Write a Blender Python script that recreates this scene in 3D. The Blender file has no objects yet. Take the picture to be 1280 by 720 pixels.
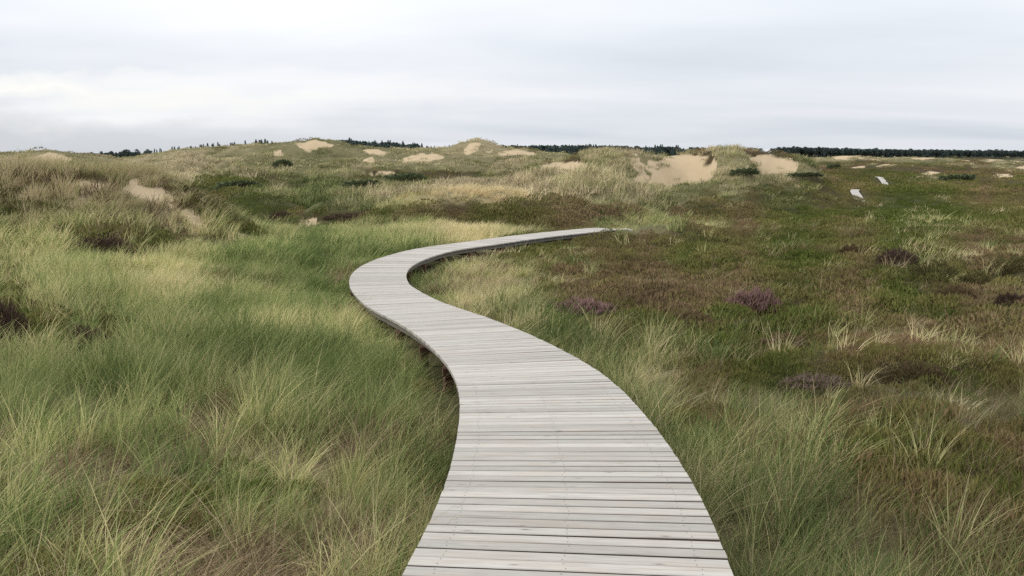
import bpy, math, random
import numpy as np

# ------------------------------------------------------------------ camera
S = bpy.context.scene
F_PX, HOR, EYE = 1150.0, 190.0, 1.6          # focal length / horizon row in a 1280x720 frame, eye height
PITCH = math.atan((360 - HOR) / F_PX)
cam = bpy.data.objects.new('camera', bpy.data.cameras.new('camera'))
S.collection.objects.link(cam)
cam.location = (0, 0, EYE)
cam.rotation_euler = (math.pi / 2 - PITCH, 0, 0)
cam.data.sensor_width = 36.0
cam.data.lens = 36.0 * F_PX / 1280.0
cam.data.clip_start = 0.05
cam.data.clip_end = 12000
S.camera = cam
S.render.resolution_x, S.render.resolution_y = 1024, 576

# ------------------------------------------------------------------ sky, sun, exposure
SUN_EL, SUN_AZ = math.radians(29), math.radians(-80)     # azimuth from +Y, positive towards +X
W = bpy.data.worlds.new('World'); S.world = W
W.use_nodes = True
nt = W.node_tree; nt.nodes.clear()
def N(t, typ, **kw):
    n = t.nodes.new(typ)
    for k, v in kw.items():
        setattr(n, k, v)
    return n
def math_node(t, op, a=None, b=None, c=None, clamp=False):
    n = N(t, 'ShaderNodeMath', operation=op, use_clamp=clamp)
    for i, v in enumerate((a, b, c)):
        if v is None: continue
        if isinstance(v, (int, float)): n.inputs[i].default_value = v
        else: t.links.new(v, n.inputs[i])
    return n.outputs[0]
def ramp(t, fac, stops, interp='LINEAR'):
    n = N(t, 'ShaderNodeValToRGB'); cr = n.color_ramp; cr.interpolation = interp
    while len(cr.elements) < len(stops): cr.elements.new(0.5)
    for e, (p, c) in zip(cr.elements, stops):
        e.position = p; e.color = (*c, 1) if len(c) == 3 else c
    t.links.new(fac, n.inputs[0])
    return n.outputs[0]
def mixc(t, fac, a, b, mode='MIX'):
    n = N(t, 'ShaderNodeMix', data_type='RGBA', blend_type=mode)
    for sock, v in ((n.inputs[0], fac), (n.inputs[6], a), (n.inputs[7], b)):
        if isinstance(v, (int, float)): sock.default_value = v
        elif isinstance(v, tuple): sock.default_value = (*v, 1)
        else: t.links.new(v, sock)
    return n.outputs[2]
out = N(nt, 'ShaderNodeOutputWorld'); bg = N(nt, 'ShaderNodeBackground')
bg.inputs['Strength'].default_value = 0.10
nt.links.new(bg.outputs[0], out.inputs[0])
sky = N(nt, 'ShaderNodeTexSky', sky_type='NISHITA')
sky.sun_disc = False; sky.sun_elevation = SUN_EL; sky.sun_rotation = SUN_AZ
sky.air_density = 1.0; sky.dust_density = 3.0
tc = N(nt, 'ShaderNodeTexCoord')
sep = N(nt, 'ShaderNodeSeparateXYZ'); nt.links.new(tc.outputs['Generated'], sep.inputs[0])
zc = math_node(nt, 'MAXIMUM', sep.outputs[2], 0.0)
den = math_node(nt, 'ADD', zc, 0.10)                       # a flat cloud deck seen in perspective
cx = math_node(nt, 'DIVIDE', sep.outputs[0], den); cy = math_node(nt, 'DIVIDE', sep.outputs[1], den)
comb = N(nt, 'ShaderNodeCombineXYZ'); nt.links.new(cx, comb.inputs[0]); nt.links.new(cy, comb.inputs[1])
mp = N(nt, 'ShaderNodeMapping'); nt.links.new(comb.outputs[0], mp.inputs[0])
mp.inputs['Rotation'].default_value = (0, 0, math.radians(-8)); mp.inputs['Scale'].default_value = (0.19, 0.36, 1)
mp.inputs['Location'].default_value = (3.1, 1.4, 0)
n1 = N(nt, 'ShaderNodeTexNoise'); nt.links.new(mp.outputs[0], n1.inputs['Vector'])
n1.inputs['Scale'].default_value = 1.15; n1.inputs['Detail'].default_value = 5; n1.inputs['Roughness'].default_value = 0.5
n1.inputs['Distortion'].default_value = 0.3
cloud = ramp(nt, n1.outputs['Fac'], [(0.32, (0.66, 0.705, 0.765)), (0.45, (0.76, 0.80, 0.855)), (0.56, (0.84, 0.865, 0.91)), (0.70, (0.95, 0.96, 0.98))])
# overcast skies are brighter overhead than at the horizon
lum = math_node(nt, 'MULTIPLY_ADD', zc, 1.25, 1.0)
lumv = math_node(nt, 'MULTIPLY', lum, 9.9)
# a duller bank of low cloud, thickest towards the left
mb = N(nt, 'ShaderNodeMapping'); nt.links.new(tc.outputs['Generated'], mb.inputs[0]); mb.inputs['Scale'].default_value = (1, 1, 2.6)
nb_ = N(nt, 'ShaderNodeTexNoise'); nt.links.new(mb.outputs[0], nb_.inputs['Vector']); nb_.inputs['Scale'].default_value = 9.0; nb_.inputs['Detail'].default_value = 5; nb_.inputs['Roughness'].default_value = .55
edge = math_node(nt, 'MULTIPLY_ADD', nb_.outputs['Fac'], .085, -.005)
bk = math_node(nt, 'MULTIPLY', math_node(nt, 'SUBTRACT', edge, sep.outputs[2]), 38.0, clamp=True)
pres = math_node(nt, 'MULTIPLY_ADD', sep.outputs[0], -1.9, .08, clamp=True)
cl2 = mixc(nt, math_node(nt, 'MULTIPLY', bk, pres), cloud, (.67, .70, .735))
rim = math_node(nt, 'SUBTRACT', 1.0, math_node(nt, 'MULTIPLY', math_node(nt, 'ABSOLUTE', math_node(nt, 'SUBTRACT', math_node(nt, 'SUBTRACT', sep.outputs[2], edge), .020)), 55.0), clamp=True)
cl2 = mixc(nt, math_node(nt, 'MULTIPLY', math_node(nt, 'MULTIPLY', rim, pres), 1.1, clamp=True), cl2, (.97, .965, .94))
vm = N(nt, 'ShaderNodeVectorMath', operation='SCALE'); nt.links.new(cl2, vm.inputs[0]); nt.links.new(lumv, vm.inputs['Scale'])
nt.links.new(mixc(nt, 0.94, sky.outputs[0], vm.outputs[0]), bg.inputs['Color'])

sl = bpy.data.lights.new('sun', 'SUN'); sl.energy = 1.5; sl.angle = math.radians(12); sl.color = (1.0, 0.96, 0.90)
so = bpy.data.objects.new('sun', sl); S.collection.objects.link(so)
so.rotation_euler = (math.pi / 2 - SUN_EL, 0, math.pi - SUN_AZ)
S.view_settings.view_transform = 'Standard'; S.view_settings.look = 'None'
S.view_settings.exposure = 0.0; S.view_settings.gamma = 1.0; S.view_settings.use_curve_mapping = False
S.cycles.use_denoising = False; S.cycles.use_adaptive_sampling = False
S.cycles.max_bounces = 6; S.cycles.diffuse_bounces = 4; S.cycles.glossy_bounces = 2
S.cycles.transmission_bounces = 4; S.cycles.transparent_max_bounces = 4
S.cycles.caustics_reflective = False; S.cycles.caustics_refractive = False

rng = np.random.default_rng(7); random.seed(7)

# ------------------------------------------------------------------ maths helpers
def sstep(a, b, x):
    t = np.clip((x - a) / (b - a), 0, 1); return t * t * (3 - 2 * t)
def _hash(ix, iy, seed):
    h = (ix.astype(np.int64) * 374761393 + iy.astype(np.int64) * 668265263 + seed * 1442695041) & 0xffffffff
    h = ((h ^ (h >> 13)) * 1274126177) & 0xffffffff
    h = ((h ^ (h >> 16)) * 2246822519) & 0xffffffff
    return ((h ^ (h >> 15)) & 0xffffff) / float(0xffffff)
def vnoise(x, y, seed=0):
    ix, iy = np.floor(x), np.floor(y); fx, fy = x - ix, y - iy
    u = fx ** 3 * (fx * (fx * 6 - 15) + 10); v = fy ** 3 * (fy * (fy * 6 - 15) + 10)
    a, b = _hash(ix, iy, seed), _hash(ix + 1, iy, seed); c, d = _hash(ix, iy + 1, seed), _hash(ix + 1, iy + 1, seed)
    return ((a * (1 - u) + b * u) * (1 - v) + (c * (1 - u) + d * u) * v) * 2 - 1
def fbm(x, y, wl, octs=3, seed=0, rough=0.5):
    s = np.zeros_like(x, dtype=float); a = 1.0; t = 0
    for k in range(octs):
        c, sn = math.cos(0.7 * k + 0.4), math.sin(0.7 * k + 0.4)
        s += a * vnoise((x * c - y * sn) / wl + 13.7 * k, (x * sn + y * c) / wl - 7.1 * k, seed + k)
        t += a; a *= rough; wl *= 0.5
    return s / t * 1.6
CP, SP = math.cos(PITCH), math.sin(PITCH)
def ray(px, py):
    x = (np.asarray(px, float) - 640) / F_PX; y = (360 - np.asarray(py, float)) / F_PX
    return np.stack([x, CP + y * SP, -SP + y * CP], -1)
def at_depth(px, py, Y):
    d = ray(px, py); s = Y / d[..., 1]
    return d[..., 0] * s, EYE + d[..., 2] * s
def project(X, Y, Z):
    dep = np.maximum(Y * CP - (Z - EYE) * SP, 1e-3); up = Y * SP + (Z - EYE) * CP
    return 640 + F_PX * X / dep, 360 - F_PX * up / dep

# ------------------------------------------------------------------ line of the boardwalk
DECK_W = 1.50
def half_w(Y): return np.interp(np.asarray(Y, float), [3.8, 6.5, 9, 16], [.742, .758, .763, .723])
DECK_PROFILE = np.array([(-6, 0.42), (0, 0), (22, -1.60), (40, -1.66), (60, -1.9)])
LEFT = np.array([(504,720),(516,699.5),(532,667),(548,638.5),(563,595),(570,556),(576,520),(576,491),(573,478.5),(560.6,454),
 (544,437.5),(531,424),(521,418),(504,405),(476,391),(456.6,381),(442.5,367),(435.5,353.7),(437,344.7),(448,333.4),(470.6,323.6),
 (504,313.7),(538,307.6),(577.5,303),(617,297.4),(656,292.7),(690,289.3),(729,285.6),(769,282.2)], float)
def deck_z0(Y): return np.interp(Y, DECK_PROFILE[:, 0], DECK_PROFILE[:, 1])
def on_deck(P):
    d = ray(P[:, 0], P[:, 1]); t = np.linspace(1, 90, 5000); o = []
    for k in range(len(P)):
        g = EYE + d[k, 2] * t - deck_z0(d[k, 1] * t); i = int(np.argmax(g < 0))
        a = g[i-1] / (g[i-1] - g[i]); tt = t[i-1] + a * (t[i] - t[i-1]); o.append((d[k, 0] * tt, d[k, 1] * tt))
    return np.array(o)
def smooth_line(p, step, passes):
    s = np.r_[0, np.cumsum(np.linalg.norm(np.diff(p, axis=0), axis=1))]
    q = np.arange(0, s[-1], step); r = np.stack([np.interp(q, s, p[:, k]) for k in range(p.shape[1])], 1)
    for _ in range(passes):
        r[1:-1] = r[1:-1] * 0.5 + (r[:-2] + r[2:]) * 0.25
    return r
lw = on_deck(LEFT)
lw = np.vstack([[(-1.05, -1.8), (-0.85, 0.3), (-0.66, 2.2)], lw, [(5.3, 39.6), (6.4, 42.0), (7.6, 45.5)]])
ll = smooth_line(lw, 0.1, 90)
tg = np.gradient(ll, axis=0); tg /= np.linalg.norm(tg, axis=1)[:, None]
for _ in range(60): tg[1:-1] = tg[1:-1] * 0.5 + (tg[:-2] + tg[2:]) * 0.25
tg /= np.linalg.norm(tg, axis=1)[:, None]
nr = np.stack([tg[:, 1], -tg[:, 0]], 1)
PATH = smooth_line(ll + nr * half_w(ll[:, 1])[:, None], 0.04, 60)
PS = np.r_[0, np.cumsum(np.linalg.norm(np.diff(PATH, axis=0), axis=1))]
PT = np.gradient(PATH, axis=0); PT /= np.linalg.norm(PT, axis=1)[:, None]
def path_at(s):
    p = np.array([np.interp(s, PS, PATH[:, k]) for k in range(2)]); t = np.array([np.interp(s, PS, PT[:, k]) for k in range(2)])
    return p, t / np.linalg.norm(t)
END_S = PS[-1]
def deck_z(s):
    s = np.asarray(s, float); Y = np.interp(s, PS, PATH[:, 1])
    return deck_z0(Y) - 1.0 * sstep(END_S - 9.0, END_S, s)
COARSE = PATH[::8]; COARSE_T = PT[::8]; COARSE_Z = deck_z(PS[::8])
def path_dist(X, Y):
    d = np.full(X.shape, 99.0); sg = np.full(X.shape, 1.0); z = np.zeros(X.shape)
    near = np.where((Y < 62) & (Y > -12) & (np.abs(X) < 40))[0]
    for k in range(0, len(near), 20000):
        i = near[k:k+20000]
        dx = X[i][:, None] - COARSE[None, :, 0]; dy = Y[i][:, None] - COARSE[None, :, 1]
        q = dx * dx + dy * dy; j = np.argmin(q, 1); r = np.arange(len(i))
        d[i] = np.sqrt(q[r, j]); sg[i] = np.sign(dx[r, j] * COARSE_T[j, 1] - dy[r, j] * COARSE_T[j, 0]); z[i] = COARSE_Z[j]
    return d, sg, z
# far stretches of the same kind of walk, out on the moor: (px, py, distance) of the centre line
def far_line(pts):
    o = []
    for px, py, Y in pts:
        x, z = at_depth(px, py, Y); o.append((float(x), Y, float(z)))
    return smooth_line(np.array(o), 0.4, 25)
FAR_WALKS = [far_line([(1082, 262, 141), (1075, 251, 150), (1071.5, 244.5, 160), (1067.5, 238.5, 172), (1070, 236.6, 175)]),
             far_line([(1103, 232.5, 231), (1107.5, 231.3, 236), (1104, 226.0, 252), (1100, 221.8, 268), (1095, 220.8, 273)])]

# ------------------------------------------------------------------ shape of the land
T_MID = np.array([(-20,.2),(0,-.40),(10,-1.10),(22,-2.05),(30,-2.1),(40,-2.2),(52,-3.2),(65,-4.2),(100,-5.1),(150,-5.4),(220,-5.2),(300,-4.2),(500,-3),(800,-3.6),(9000,-6)])
T_RIGHT = np.array([(-20,.2),(0,-.40),(10,-1.12),(22,-1.95),(40,-2.35),(60,-3.5),(100,-5.7),(130,-6.9),(150,-6.9),(172,-6.1),(195,-6.9),(232,-7.2),(270,-6.0),(400,-4.8),(500,-3.4),(750,-3.6),(9000,-6)])
T_LEFT = np.array([(-20,.2),(0,-.30),(10,-.95),(22,-1.6),(32,-1.7),(50,-2.9),(70,-4.2),(100,-4.7),(150,-4.6),(200,-4),(300,-3),(500,-2),(9000,-6)])
def base_z(X, Y):
    Yc = np.maximum(Y, -20); u = X / np.maximum(np.hypot(X, Y), 4.0)
    l, m, r = (np.interp(Yc, t[:, 0], t[:, 1]) for t in (T_LEFT, T_MID, T_RIGHT))
    wl = sstep(-0.12, -0.38, u); wr = sstep(0.08, 0.26, u)
    return m * (1 - wl - wr) + l * wl + r * wr
def swell(X, Y):
    """dune-sized swells: about -1 in the hollows, +1 on the crests"""
    a = fbm(X, Y * .75, 15, 3, 9); b = 1 - np.abs(fbm(X * 1.1, Y * .75, 19, 3, 15)) * 2.2; c = 1 - np.abs(fbm(X, Y * .7, 8, 2, 19)) * 2.2
    return np.clip(.45 * a + .40 * b + .30 * c, -1.2, 1.2)
def cushion(X, Y):
    """heather cushions: rounded humps with narrow hollows between"""
    a = np.abs(fbm(X, Y, 2.1, 2, 55)); b = np.abs(fbm(X, Y, 4.4, 2, 57))
    return np.clip(1.1 - 0 * a, 0, 1) * np.clip(np.minimum(a * 2.2, 1) * .6 + np.minimum(b * 2.0, 1) * .4, 0, 1) * 2 - 1
class Ridge:
    def __init__(s, Y, sf, sb, pts, dy=0.0, wig=0.25, seed=0):
        s.Y, s.sf, s.sb, s.wig, s.seed = Y, sf, sb, wig, seed
        p = np.array(pts, float); x, z = at_depth(p[:, 0], p[:, 1] + dy, Y)
        a = np.maximum(z - base_z(x, np.full_like(x, Y)), 0)
        pad = 0.05 * Y
        s.x = np.r_[x[0] - pad, x, x[-1] + pad]; s.a = np.r_[0, a, 0]
    def h(s, X, Y):
        d = Y - s.Y + s.wig * s.sf * fbm(X, Y * 0.6, s.sf * 1.6, 2, 40 + s.seed)
        g = np.where(d < 0, np.exp(-(d / s.sf) ** 2), np.exp(-(d / s.sb) ** 2))
        return np.interp(X, s.x, s.a) * g
RIDGES = [
 Ridge(36, 6.5, 6.0, [(-260,244),(-100,230),(0,226),(60,219),(110,214),(160,216),(205,227),(240,244),(275,267),(305,288),(330,305)], wig=.15, seed=1),
 Ridge(66, 7, 9, [(440,285),(470,270),(520,249),(560,240),(600,238),(640,243),(700,250),(740,258),(790,268)], wig=.3, seed=2),
 Ridge(84, 7, 8, [(620,262),(660,243),(700,237),(750,240),(800,243),(860,247),(930,252)], wig=.3, seed=12),
 Ridge(105, 14, 14, [(180,236),(250,233),(350,226),(450,224),(520,228),(600,229),(660,233)], wig=.35, seed=3),
 Ridge(150, 15, 14, [(640,215),(660,209),(680,205),(705,201),(730,194),(760,191),(800,189.5),(850,189.5),(900,187),(915,186),(940,189),(960,191),(990,194),(1010,202),(1040,212),(1070,222)], wig=.1, seed=4),
 Ridge(185, 16, 16, [(150,212),(200,208),(300,205),(400,206),(480,205),(560,207),(640,206),(680,208),(720,217)], wig=.35, seed=5),
 Ridge(170, 13, 14, [(-260,211),(-120,210),(0,211),(60,212),(110,211),(150,213)], wig=.3, seed=11),
 Ridge(240, 20, 18, [(-200,194),(0,191),(30,190),(60,187.5),(88,191),(110,195),(135,199)], wig=.12, seed=6),
 Ridge(250, 20, 18, [(430,200),(470,196),(500,194),(530,190),(555,193),(600,195),(640,193),(680,196),(720,204)], wig=.2, seed=7),
 Ridge(310, 26, 24, [(150,198),(180,195),(230,188),(290,183),(340,179),(370,176),(395,173.5),(415,177),(440,182),(470,185),(500,187.5),(530,186),(555,185),(575,181),(597,175.5),(612,179),(630,186),(650,186.5),(680,191),(720,195),(800,198)], wig=.08, seed=8),
 Ridge(430, 22, 26, [(960,203),(1000,199),(1040,197),(1060,195),(1090,197),(1100,198),(1130,197),(1160,197),(1200,199.5),(1280,200),(1400,199),(1500,200)], wig=.2, seed=9),
 Ridge(330, 18, 18, [(1040,209),(1080,206),(1120,205),(1160,207),(1200,205),(1260,206),(1320,206),(1420,207)], wig=.4, seed=10),
]
# smaller dunes scattered over the middle distance: (px, crest row, distance)
for k_, (px_, py_, Y_, w_) in enumerate([(330,243,76,60),(420,250,68,50),(262,228,118,60),(385,226,125,55),(455,240,88,60),(540,217,138,50),(612,224,112,60),(655,236,92,50),
        (580,206,195,50),(470,200,225,45),(250,207,168,60),(330,199,215,60),(430,211,165,55),(205,201,230,60),(640,210,170,50),(505,231,100,50),(880,232,118,60),(930,240,104,50),(300,216,145,50)]):
    RIDGES.append(Ridge(Y_, .055 * Y_, .05 * Y_, [(px_ - .8 * w_, py_ + 9), (px_ - .36 * w_, py_ - 2), (px_, py_ - 5), (px_ + .4 * w_, py_ - 1.5), (px_ + .8 * w_, py_ + 9)], wig=.35, seed=20 + k_))
def lump(X, Y, px, py, Yc, sx, sy, amt):
    x, _ = at_depth(px, py, Yc); return amt * np.exp(-((X - x) / sx) ** 2 - ((Y - Yc) / sy) ** 2)
def height(X, Y, full=False):
    X = np.asarray(X, float); Y = np.asarray(Y, float)
    r = np.hypot(X, Y); b = base_z(X, Y)
    hs = np.zeros_like(X)
    for R in RIDGES: hs += R.h(X, Y) ** 4
    hs = hs ** 0.25
    z = b + hs
    # blowouts scooped out of the dunes
    z += lump(X, Y, 852, 210, 139, 5.2, 8.5, -4.6) + lump(X, Y, 704, 212, 141, 3.2, 6.5, -1.4) + lump(X, Y, 962, 205, 141, 4.2, 7, -1.6)
    z += lump(X, Y, 765, 205, 138, 4.5, 7, 0.9) + lump(X, Y, 917, 205, 135, 3.2, 9, 1.2)
    z += lump(X, Y, 62, 198, 226, 7, 10, -1.5) + lump(X, Y, 395, 182, 292, 9, 12, -1.6)
    bw = np.clip(lump(X, Y, 850, 210, 139, 9, 10, 1.0) + lump(X, Y, 962, 205, 141, 6, 8, 1.0), 0, 1)
    z += bw * (.55 * fbm(X, Y * .45, 3.4, 3, 69) + .5 * np.abs(fbm(X, Y * .3, 5.5, 2, 70)))
    # hummocks: small near by, dune-sized far away
    n1 = fbm(X, Y, 3.2, 3, 1); n2 = fbm(X, Y, 11, 3, 5)
    rt_ = sstep(.12, .3, X / np.maximum(r, 1))
    z += 0.10 * n1 * sstep(300, 30, r) + 0.16 * n2 * sstep(4, 25, r) + 2.2 * swell(X, Y) * (1 - .75 * sstep(-.02, .03, X / np.maximum(Y, 1)) * sstep(95, 115, Y) * sstep(190, 165, Y)) * (1 - .65 * sstep(-.34, -.42, X / np.maximum(Y, 1)) * sstep(110, 140, Y)) * sstep(42, 100, r) * (1 - .70 * rt_) * (1 - .35 * sstep(180, 300, r)) * (1 - .35 * sstep(3, 5, hs))
    d, sg, dz = path_dist(X, Y)
    z += 0.25 * cushion(X, Y) * np.where(r < 70, sstep(1.0, 3.0, d * sg) * sstep(70, 50, r), 0) * sstep(5, 9, r)
    w = sstep(4.5, 1.0, d)
    gap = 0.40 + 0.07 * n1 + 0.12 * sstep(18, 9, Y) * sstep(5, 9, Y) + 0.10 * sstep(22, 27, Y) * sstep(36, 28, Y)
    z = z * (1 - w) + (dz - gap) * w
    z += lump(X, Y, 834, 283, 37.6, 2.4, 1.4, 0.9)
    for fw in FAR_WALKS:
        i = np.where((np.abs(Y - fw[:, 1].mean()) < 60) & (X > 30))[0]
        if len(i):
            q = fw[::3]; dd = np.hypot(X[i][:, None] - q[None, :, 0], Y[i][:, None] - q[None, :, 1]); j = np.argmin(dd, 1)
            dm = dd[np.arange(len(i)), j]; ww = sstep(9, 1.6, dm)
            z[i] = z[i] * (1 - ww) + (q[j, 2] - 0.35) * ww
    if full: return z, hs, d * sg
    return z

# ------------------------------------------------------------------ what grows where (heath, green mats, pale grass, bare sand)
def blobs(px, py, lst):
    o = np.zeros_like(px)
    for cx, cy, rx, ry, a in lst:
        q = ((px - cx) / rx) ** 2 + ((py - cy) / ry) ** 2
        o += a * np.exp(-q * q * 0.7)
    return o
SAND = [  # polygons in view direction, with the distance range of the slope that carries them
 ([(797,196),(808,190),(850,192),(893,196),(897,205),(893,222),(880,229),(850,234),(820,234),(799,232),(796,215)], 118, 160),
 ([(675,206),(700,201),(727,201),(733,209),(728,220),(714,225),(698,221),(684,214)], 118, 160),
 ([(930,193),(960,191),(985,196),(996,206),(985,214),(960,218),(940,212),(935,203)], 120, 160),
 ([(33,196),(62,189),(78,193),(91,199),(82,207),(38,208),(30,203)], 205, 250),
 ([(368,179),(395,174),(408,178),(421,183),(400,186),(388,189),(375,185)], 262, 322),
 ([(362,193),(374,194),(388,200),(414,203),(412,206),(385,206),(372,201)], 160, 275),
 ([(340,189),(352,188),(356,195),(345,196)], 160, 300),
 ([(452,187),(470,186),(486,191),(480,194),(462,194)], 230, 330),
 ([(450,201),(463,196),(472,200),(465,203)], 165, 260),
 ([(504,199),(520,194),(545,190),(556,196),(550,199),(520,203),(505,206)], 205, 262),
 ([(578,185),(590,178),(600,178),(596,190),(582,194)], 250, 318),
 ([(606,190),(614,186),(616,190),(609,192)], 250, 318),
 ([(622,191),(645,186.5),(668,190),(672,194),(640,195),(626,195)], 245, 335),
 ([(450,216),(480,214),(500,216),(490,219),(455,220)], 95, 210),
 ([(140,219),(170,219),(176,231),(196,234),(222,252),(212,262),(184,250),(160,246),(132,238)], 25, 45),
 ([(185,234),(200,233),(225,252),(216,256)], 25, 45),
 ([(50,225),(100,225),(138,232),(110,242),(45,243)], 25, 45), ([(215,262),(240,262),(262,280),(246,284),(222,272)], 22, 45), ([(20,238),(50,238),(40,250),(14,250)], 25, 45),
 ([(262,282),(275,284),(330,300),(322,312),(285,300)], 22, 40),
 ([(368,276),(392,270),(400,280),(376,286)], 45, 75), ([(488,270),(500,268),(498,276),(486,277)], 40, 75),
 ([(492,303),(522,300),(528,309),(500,312)], 28, 42),
 ([(1040,197),(1058,194),(1072,196),(1100,198),(1090,200),(1045,200)], 395, 470),
 ([(1130,197),(1160,196),(1176,199),(1150,200)], 395, 470), ([(1200,200),(1280,200),(1280,202),(1210,202)], 395, 480),
 ([(1095,208),(1110,205),(1123,207),(1110,210)], 280, 400), ([(1060,209),(1082,207),(1084,209),(1066,211)], 280, 400),
 ([(1145,216),(1160,213),(1190,218),(1160,219)], 200, 400), ([(1235,218),(1258,216),(1268,220),(1245,222)], 160, 400), ([(1268,209),(1300,206),(1300,211),(1270,212)], 280, 400),
]
def in_poly(px, py, poly, soft):
    inside = np.zeros(px.shape, bool); dmin = np.full(px.shape, 1e9); n = len(poly)
    for i in range(n):
        (x1, y1), (x2, y2) = poly[i], poly[(i + 1) % n]
        c = ((y1 > py) != (y2 > py)) & (px < (x2 - x1) * (py - y1) / ((y2 - y1) if y2 != y1 else 1e-9) + x1); inside ^= c
        dx, dy = x2 - x1, y2 - y1; t = np.clip(((px - x1) * dx + (py - y1) * dy) / (dx * dx + dy * dy + 1e-9), 0, 1)
        dmin = np.minimum(dmin, np.hypot(px - x1 - t * dx, py - y1 - t * dy))
    return sstep(-soft, soft, np.where(inside, dmin, -dmin))
HEATH_B = [(300,232,75,8,.9),(570,222,120,6,.5),(600,276,110,7,.6),(760,250,100,5,.4),(680,232,60,4,.4),(500,222,60,9,.9),(350,268,30,9,1),(440,271,70,6,1),(380,288,80,5,.5),(320,252,60,7,.3),(420,249,60,6,.25),(560,264,90,8,.4),(830,286,70,8,-.6),
 (150,302,75,15,1.0),(60,262,40,8,.5),(195,312,40,8,.6),(12,270,20,10,.6),(10,405,30,32,1.2),(110,430,60,22,.45),(700,262,60,9,.5),(760,268,60,6,.5),(880,276,60,12,.6),(600,285,50,5,.5),(660,285,40,5,.4),(840,262,60,5,.4),
 (1100,240,200,18,.4),(1160,268,120,14,.45),(980,360,300,90,.25),(720,300,90,16,.5),(840,318,120,22,.5),(1130,410,200,60,.3),
 (600,375,85,32,-1.1),(690,345,60,14,-.8),(700,430,70,22,-.45),(850,455,60,26,-.4),(960,530,60,30,-.25),(1010,335,60,14,-.5),(1200,450,50,10,-.3),(880,300,70,10,-.4),(1020,255,70,8,-.5),(1250,330,60,5,-.15),(600,236,110,10,-.9),(400,320,140,26,-1.2),(1150,540,60,25,-.3),(1000,640,60,40,-.2),(900,640,40,60,.3),(1090,570,120,30,.3)]
GREEN_B = [(300,230,80,9,.35),(840,318,130,24,.6),(900,345,60,14,.3),(1160,270,130,12,.6),(1010,332,50,10,.6),(1010,300,60,8,.4),(940,420,100,30,.3),(500,222,60,9,.3),(1220,285,100,10,.4),(380,590,60,60,.2),(960,480,80,40,.4),(970,620,100,80,.3)]
PALE_B = [(590,246,120,16,.85),(350,290,180,20,.3),(540,300,60,14,.4),(620,370,60,25,.35),(690,345,50,10,.4),(300,400,160,50,.28),(330,560,60,60,.3),(1060,335,60,14,.2),(1010,335,60,14,.5),(880,300,80,12,.4),(1085,368,12,25,.6),(880,460,70,30,.4),(60,600,120,100,.15),(1020,215,120,14,.2),(100,240,150,30,.25),(1200,330,60,8,.1)]
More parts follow.
